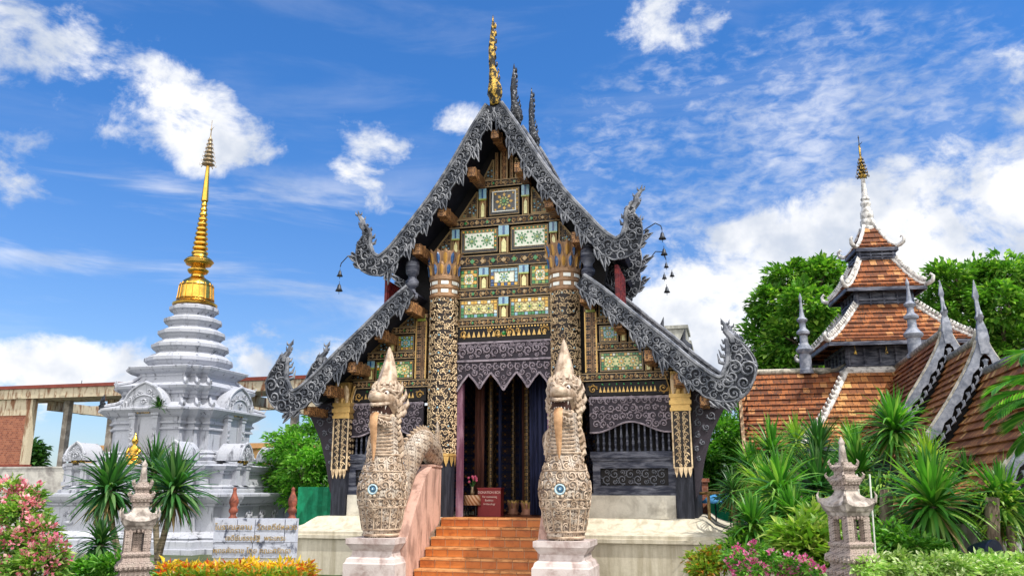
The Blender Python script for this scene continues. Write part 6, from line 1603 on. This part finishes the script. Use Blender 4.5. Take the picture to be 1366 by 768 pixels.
bush('leafy_shrub', 'green shrub filling the bed right of the white canes', 'shrub', 1190, 9.2, [(1165, 730, 9.2, 20), (1190, 722, 9.2, 20), (1215, 728, 9.0, 20), (1150, 745, 9.0, 18), (1240, 735, 9.0, 16)], 150, 18, .10, .08, .045, L_TREE2, 38)
bush('leafy_shrub', 'small green shrub at the foot of the left stone lantern', 'shrub', 160, 9.0, [(150, 758, 8.9, 16), (125, 760, 9.0, 14), (180, 764, 8.8, 14), (100, 765, 9.0, 14)], 110, 18, .08, .07, .04, L_TREE2, 39)
g = bush('ground_cover', None, None, 1230, 7.9, [(1160 + i * 20, 760 - (i % 3) * 3, 7.8 + .15 * (i % 3), 15) for i in range(12)], 300, 18, .07, .055, .035, L_PALE, 40)
tag(g, 'cream and lime variegated ground cover along the front of the right bed', 'ground cover', None, 'stuff')
# palm at the right edge
def palm(px, py, Y, label, seed, spec):
    c = pix(px, py, Y); t_ = thing('palm_tree', label, 'palm', (c.x, Y, 0)); r_ = random.Random(seed)
    mb = MB(); mb.tube([(0, 0, 0), (.05, 0, c.z * .5), (0, 0, c.z)], [.09, .07, .05], 8); mb.build('trunk', STEM, t_, True)
    for (az, el, L_) in spec:
        mb = MB(); d = Vector((cos(R(az)) * cos(R(el)), sin(R(az)) * cos(R(el)), sin(R(el)))); p = Vector((0, 0, c.z)); pts = [p]; N = 22
        for k in range(N):
            dd = (d - Vector((0, 0, 1.25)) * (k / N)).normalized(); p = p + dd * L_ / N; pts.append(p)
            if k > 3:
                side = dd.cross(Vector((0, 0, 1))).normalized()
                for s_ in (-1, 1):
                    leaf(mb, p, dd * .8 + side * s_ - Vector((0, 0, .25)), Vector((0, 0, 1)), .36 * sin(PI * (k + 2) / (N + 4)) + .08, .035, .04)
        mb.tube(pts, [.012 * (1 - k / (N + 2)) + .003 for k in range(N + 1)], 5); mb.build('frond', L_YUC, t_, fixn=False)
palm(1436, 545, 8.2, 'feathery palm reaching in from the right edge over the pavilion roof', 3, [(170, 55, .85), (150, 30, .8), (190, 20, .75), (200, 60, .8), (165, -5, .7), (180, 78, .9), (120, 45, .9), (240, 40, .8), (0, 50, 1.2), (60, 40, 1.2), (175, 35, .8), (210, 5, .7)])
# fern tuft on the stupa
ft = thing('fern_tuft', 'small fern growing on the ledge above the front niche of the stupa', 'fern', FR(-10.45, 5 - 1.88, 3.66), -A)
mb = MB(); rosette(mb, (0, 0, .05), .30, 40, 5, .05, -10, 80); mb.build('fronds', L_DARK, ft, fixn=False)
# ============================================================ GARDEN FURNITURE
M['lant'] = damask('carved rose sandstone', (.46, .38, .325), (.16, .125, .105), .07, 34, .05, 0., .8, cf2=(.40, .31, .27), bdist=.006, strength=.7)
M['lant_p'] = two('weathered rose sandstone', (.18, .15, .13), (.50, .44, .39), .85, 9, .35, .62, fine=.2)
def lantern(px, Y, sc, rot, label):
    t_ = thing('stone_lantern', label, 'lantern', at(px, Y), rot, 'stone garden lanterns'); t_.scale = (sc * .84, sc * .84, sc)
    def sq(h, z, lift=0, n=8, notch=0.):
        out = []
        for k in range(4):
            for i in range(n):
                s_ = -1 + 2 * i / n; x, y = s_ * h, -h; zz = z + lift * abs(s_) ** 3
                out.append((x * cos(k * PI / 2) - y * sin(k * PI / 2), x * sin(k * PI / 2) + y * cos(k * PI / 2), zz))
        return out
    def st(lst, nm, m_): mb = MB(); mb.loft([sq(*a) for a in lst]); return mb
    mb = st([(.26, 0), (.26, .08), (.22, .10), (.20, .16), (.14, .2), (.13, .6), (.15, .72), (.175, .78), (.20, .82), (.20, .86), (.17, .88), (.165, .91), (.19, .94), (.205, .97), (.20, 1.00), (.165, 1.02), (.155, 1.06), (.17, 1.08), (.17, 1.10), (.15, 1.115)], '', None)
    for k in range(4):
        for i in range(7):
            a = -.17 + i * .057
            for z, d_ in ((.955, .205), (.84, .20)):
                v = rotp((a, -d_, z), k * PI / 2); mb.ball(v, .026, 5, 4)
    mb.build('pedestal', M['lant'], t_)
    mb = MB(); mb.box(-.10, .10, -.10, .10, 1.115, 1.125); mb.box(-.055, .055, -.055, .055, 1.125, 1.335)
    for sx in (-1, 1):
        for sy in (-1, 1): mb.box(sx * .112 - .042, sx * .112 + .042, sy * .112 - .042, sy * .112 + .042, 1.112, 1.34)
    for k in range(4):
        for q in range(5): 
            v = rotp((-.1 + q * .05, -.143, 1.33), k * PI / 2); mb.ball(v, .022, 5, 4)
        for sx in (-1, 1):
            v = rotp((sx * .09, -.135, 1.13), k * PI / 2); mb.cbox(v, .03, .03, .03)
    mb.build('light_chamber', M['lant'], t_)
    mb = st([(.14, 1.335), (.155, 1.35), (.165, 1.375), (.185, 1.39, .01), (.20, 1.415, .03), (.215, 1.43, .055), (.20, 1.455, .05), (.15, 1.485, .02), (.11, 1.53), (.09, 1.56), (.085, 1.6)], '', None)
    for k in range(4):
        v = rotp((-.205, -.205, 1.48), k * PI / 2); hz = Vector((v.x, v.y, 0)).normalized()
        mb.tube([v - hz * .06 - Vector((0, 0, .02)), v + hz * .005, v + hz * .02 + Vector((0, 0, .05)), v + hz * .0 + Vector((0, 0, .09))], [.025, .022, .014, .003], 6)
    mb.build('lantern_roof', M['lant_p'], t_)
    mb = st([(.10, 1.585), (.10, 1.62), (.115, 1.64), (.135, 1.655, .02), (.14, 1.67, .03), (.11, 1.69, .01), (.08, 1.72), (.08, 1.75), (.095, 1.765), (.11, 1.78, .02), (.11, 1.79, .025), (.075, 1.81), (.06, 1.835)], '', None)
    for k in range(4):
        for d_, z in ((.13, 1.69), (.10, 1.81)):
            v = rotp((-d_, -d_, z), k * PI / 2); mb.tube([v, v + Vector((v.x, v.y, 0)) * .12 + Vector((0, 0, .03)), v + Vector((0, 0, .055))], [.02, .014, .003], 5)
        for i in range(5):
            v = rotp((-.09 + i * .045, -.115, 1.64), k * PI / 2); mb.ball(v, .018, 5, 3)
    mb.build('upper_tier', M['lant'], t_)
    mb = MB(); mb.lathe([(.052, 1.83), (.052, 1.85), (.045, 1.87), (.038, 1.95), (.030, 1.99), (.028, 2.0), (.036, 2.01), (.036, 2.025), (.02, 2.05), (.003, 2.08)], (0, 0), 12); mb.build('finial', M['lant_p'], t_, True)
lantern(190, 8.3, .9, R(28), 'carved pink grey stone lantern in the left bed between the two dark sword plants')
lantern(1128, 8.0, 1.0, R(20), 'carved pink grey stone lantern in the right bed beside the white canes, the taller one')
# white canes
for i, (px0, py0, px1) in enumerate(((1143, 632, 1147), (1160, 632, 1156))):
    a = pix(px0, py0, 8.6); b_ = at(px1, 8.6); t_ = MB(); t_.tube([(a.x - b_[0], 0, a.z), (0, 0, 0)], .009, 6)
    o = t_.build('garden_cane', plain('white painted cane', (.66, .68, .60), .6), None, loc=b_)
    tag(o, ('thin white cane leaning left beside the right stone lantern', 'thin white cane leaning right beside the right stone lantern')[i], 'cane', 'white canes')
# stumps grown over with yellow green orchids
for i, (px, Y, zt, sd_) in enumerate(((1182, 9.9, 1.68, 3), (1322, 9.3, 1.60, 4))):
    t_ = thing('orchid_stump', ('dark tree stump hung with yellow green orchids left of the largest sword plant', 'tree stump hung with yellow orchids near the right edge above the spotlight')[i], 'stump', at(px, Y), 0, 'stumps with orchids')
    mb = MB(); r_ = random.Random(sd_); mb.tube([(-.05, 0, 0), (.0, 0, .5), (-.05, .02, 1.1), (.0, 0, zt - .1)], [.11, .09, .085, .07], 9); mb.tube([(.1, 0, 0), (.12, 0, .6), (.15, 0, 1.2)], [.07, .06, .04], 8); mb.build('stump', BARK, t_, True)
    mb = MB()
    for k in range(380):
        z = r_.uniform(.55, zt + .08); a = r_.uniform(0, 6.28); rr = .10 + .06 * r_.random() + (.10 if z > zt - .25 else 0) * r_.random()
        p = Vector((rr * cos(a), rr * sin(a), z)); leaf(mb, p, Vector((cos(a), sin(a), r_.uniform(-1.2, .5))), Vector((0, 0, 1)) + rv(r_, .5), r_.uniform(.07, .14), .03)
    mb.build('orchid_leaves', L_YUC3, t_, fixn=False)
# spotlight on a round brick planter rim, louvred box behind
t_ = thing('spotlight', 'dark garden spotlight under the orchid stump at the right edge', 'spotlight', at(1302, 8.6), R(25))
mb = MB(); mb.loft([[(r * cos(2 * PI * k / 14), y, .98 + r * sin(2 * PI * k / 14)) for k in range(14)] for r, y in ((.12, -.12), (.125, -.10), (.11, -.02), (.07, .10), (.04, .16))]); mb.build('lamp_housing', plain('dark blue painted metal', (.012, .018, .035), .4, .3), t_)
mb = MB(); mb.tube([(-.14, 0, .98), (-.14, 0, .84), (0, 0, .80), (.14, 0, .84), (.14, 0, .98)], .012, 6); mb.tube([(0, 0, 0), (0, 0, .80)], .02, 6); mb.build('lamp_bracket', M['bronze'], t_)
t_ = thing('louvred_box', 'pale louvred metal box behind the spotlight and the orchid stump', 'box', at(1322, 9.9))
mb = MB(); mb.box(-.26, .26, 0, .4, .0, 1.18)
for k in range(16): mb.box(-.23, .23, -.015, .0, .10 + k * .065, .13 + k * .065)
mb.build('box_body', two('dirty white enamel', (.30, .30, .28), (.60, .61, .60), .6, 5), t_)
mb = MB(); n = 30
RM = two('red brick paving rim', (.20, .07, .045), (.40, .17, .12), .85, 9)
c = at(1345, 8.4)
mb.loft([[(r * cos(2 * PI * k / n), r * .8 * sin(2 * PI * k / n), z) for k in range(n)] for r, z in ((.62, 0), (.62, .74), (.64, .75), (.64, .82), (.50, .82), (.50, .74))])
o = mb.build('round_planter', RM, None, loc=c); tag(o, 'low round red brick planter rim in the right corner beside the ground cover', 'planter')
# market umbrellas, rail, brick post, fences
UB = plain('sky blue umbrella cloth', (.07, .30, .62), .6, 0, .15)
for i, (px, Y, rr, z) in enumerate(((953, 18.2, .30, 1.30), (972, 17.6, .32, 1.38))):
    t_ = thing('umbrella', ('left one of two sky blue umbrellas behind the right platform corner', 'right one of two sky blue umbrellas behind the right platform corner')[i], 'umbrella', at(px, Y), 0, 'blue umbrellas')
    mb = MB(); n = 16; mb.loft([[(r * cos(2 * PI * k / n), r * sin(2 * PI * k / n), z + zz - (.02 if k % 2 and r > .2 else 0)) for k in range(n)] for r, zz in ((.01, .16), (rr * .5, .12), (rr, 0), (rr - .01, -.01), (.01, .14))]); mb.build('canopy', UB, t_, True)
    mb = MB(); mb.tube([(0, 0, 0), (0, 0, z + .18)], .015, 6); mb.build('pole', M['bronze'], t_)
BAM = two('yellowed bamboo', (.34, .20, .07), (.62, .44, .20), .6, 9)
a = pix(930, 658, 17); b_ = pix(990, 655, 16.6)
t_ = thing('bamboo_rail', 'horizontal yellow bamboo rail behind the right platform corner', 'rail', (a.x, a.y, 0))
mb = MB(); mb.tube([(0, 0, a.z), (b_.x - a.x, b_.y - a.y, b_.z)], .03, 7); mb.build('rail', BAM, t_, True)
for f_ in (.25, .9): mb = MB(); x = (b_.x - a.x) * f_; y = (b_.y - a.y) * f_; mb.tube([(x, y, 0), (x, y, a.z + (b_.z - a.z) * f_)], .03, 7); mb.build('post', BAM, t_, True)
mb = MB(); mb.box(-.12, .12, -.1, .1, 0, 1.72); mb.box(-.15, .15, -.13, .13, 1.72, 1.80); o = mb.build('brick_post', BR, None, loc=at(936, 18.6)); tag(o, 'short red brick gate post beside the dark outer column on the right', 'post')
for px0, px1, Y, h, lb in ((398, 470, 20.5, 1.62, 'green sheet fence under the bushy tree between stupa and hall'), (925, 1000, 21, 1.50, 'green sheet fence behind the blue umbrellas')):
    a = at(px0, Y); b_ = at(px1, Y); mb = MB(); n = int((b_[0] - a[0]) / .12); pts = []
    mb.loft([[(i * .12, .025 * (i % 2), z) for i in range(n)] + [(i * .12, .025 * (i % 2) + .02, z) for i in reversed(range(n))] for z in (0, h)])
    o = mb.build('sheet_fence', GN, None, loc=a); tag(o, lb, 'fence', 'green sheet fences')
# low garden wall behind the right bed
a = at(985, 15.2); mb = MB(); mb.box(0, 3.0, 0, .2, 0, .80); mb.box(-.03, 3.03, -.03, .23, .80, .88)
o = mb.build('garden_wall', M['white_wall'], None, loc=a, rotz=-A); tag(o, 'low pale garden wall seen through the stems of the right bed', 'wall')
# soil of the planting beds
SO = two('dark garden soil', (.02, .015, .01), (.06, .045, .03), .95, 6, bmp=.8, bdist=.03)
for nm, x0_, x1_, y0_, y1_ in (('left', -9, -2.3, 7.4, 12.0), ('right', 2.5, 9, 7.4, 14.2)):
    mb = MB(); mb.box(x0_, x1_, y0_, y1_, 0, .12); o = mb.build('soil', SO); o['kind'] = 'structure'
    mb = MB()
    for (a_, b2, c_, d_) in ((x0_ - .08, x1_ + .08, y0_ - .10, y0_ - .002), (x0_ - .08, x1_ + .08, y1_ + .002, y1_ + .1)): mb.box(a_, b2, c_, d_, 0, .18)
    for xx in (x0_ - .1, x1_ + .002): mb.box(xx, xx + .098, y0_ - .002, y1_ + .002, 0, .18)
    o = mb.build('kerb', M['concrete_g']); o['kind'] = 'structure'

# ============================================================ SUB-PARTS: hang the smaller pieces on the part they belong to
def kids(root, stem): return [o for o in root.children if o.name.split('.')[0] == stem]
def centre(o):
    v = o.data.vertices; n = max(1, len(v)); s_ = Vector((0, 0, 0))
    for i in range(0, n, max(1, n // 60)): s_ += v[i].co
    return s_ / len(range(0, n, max(1, n // 60)))
def hang(root, child, hosts):
    H = [h for st_ in hosts for h in kids(root, st_)]
    if not H: return
    hc = [(h, centre(h)) for h in H]
    for c in kids(root, child):
        cc = centre(c); h = min(hc, key=lambda q: (q[1] - cc).length)[0]; c.parent = h
for o in list(COL.objects):
    if o.name.startswith('serpent_statue'): hang(o, 'tongue', ['head']); hang(o, 'crest', ['head'])
    if o.name.startswith('stone_lantern'): hang(o, 'finial', ['upper_tier'])
hang(hall, 'white_frame', ['mosaic_panel']); hang(hall, 'column_relief', ['column_shaft']); hang(hall, 'column_fringe', ['column_shaft']); hang(hall, 'column_ring', ['column_shaft']); hang(hall, 'roof_crest', ['lower_roof']); hang(hall, 'lotus_capital', ['column_shaft'])
hang(che, 'ridge_rib', ['main_storey', 'upper_storey']); hang(che, 'corner_spike', ['main_storey']); hang(che, 'small_niche', ['lower_storey']); hang(che, 'niche', ['main_storey']); hang(che, 'relief_figure', ['terrace']); hang(che, 'parasol_finial', ['ringed_spire'])
hang(pav, 'finial_tip', ['gilded_finial']); hang(pav, 'eave_board', ['roof_slope', 'wing_roof']); hang(pav, 'hip_ridge', ['roof_slope']); hang(pav, 'eave_bell', ['tower_band']); hang(pav, 'gilded_finial', ['spire']); hang(pav, 'gable_board', ['wing_roof'])
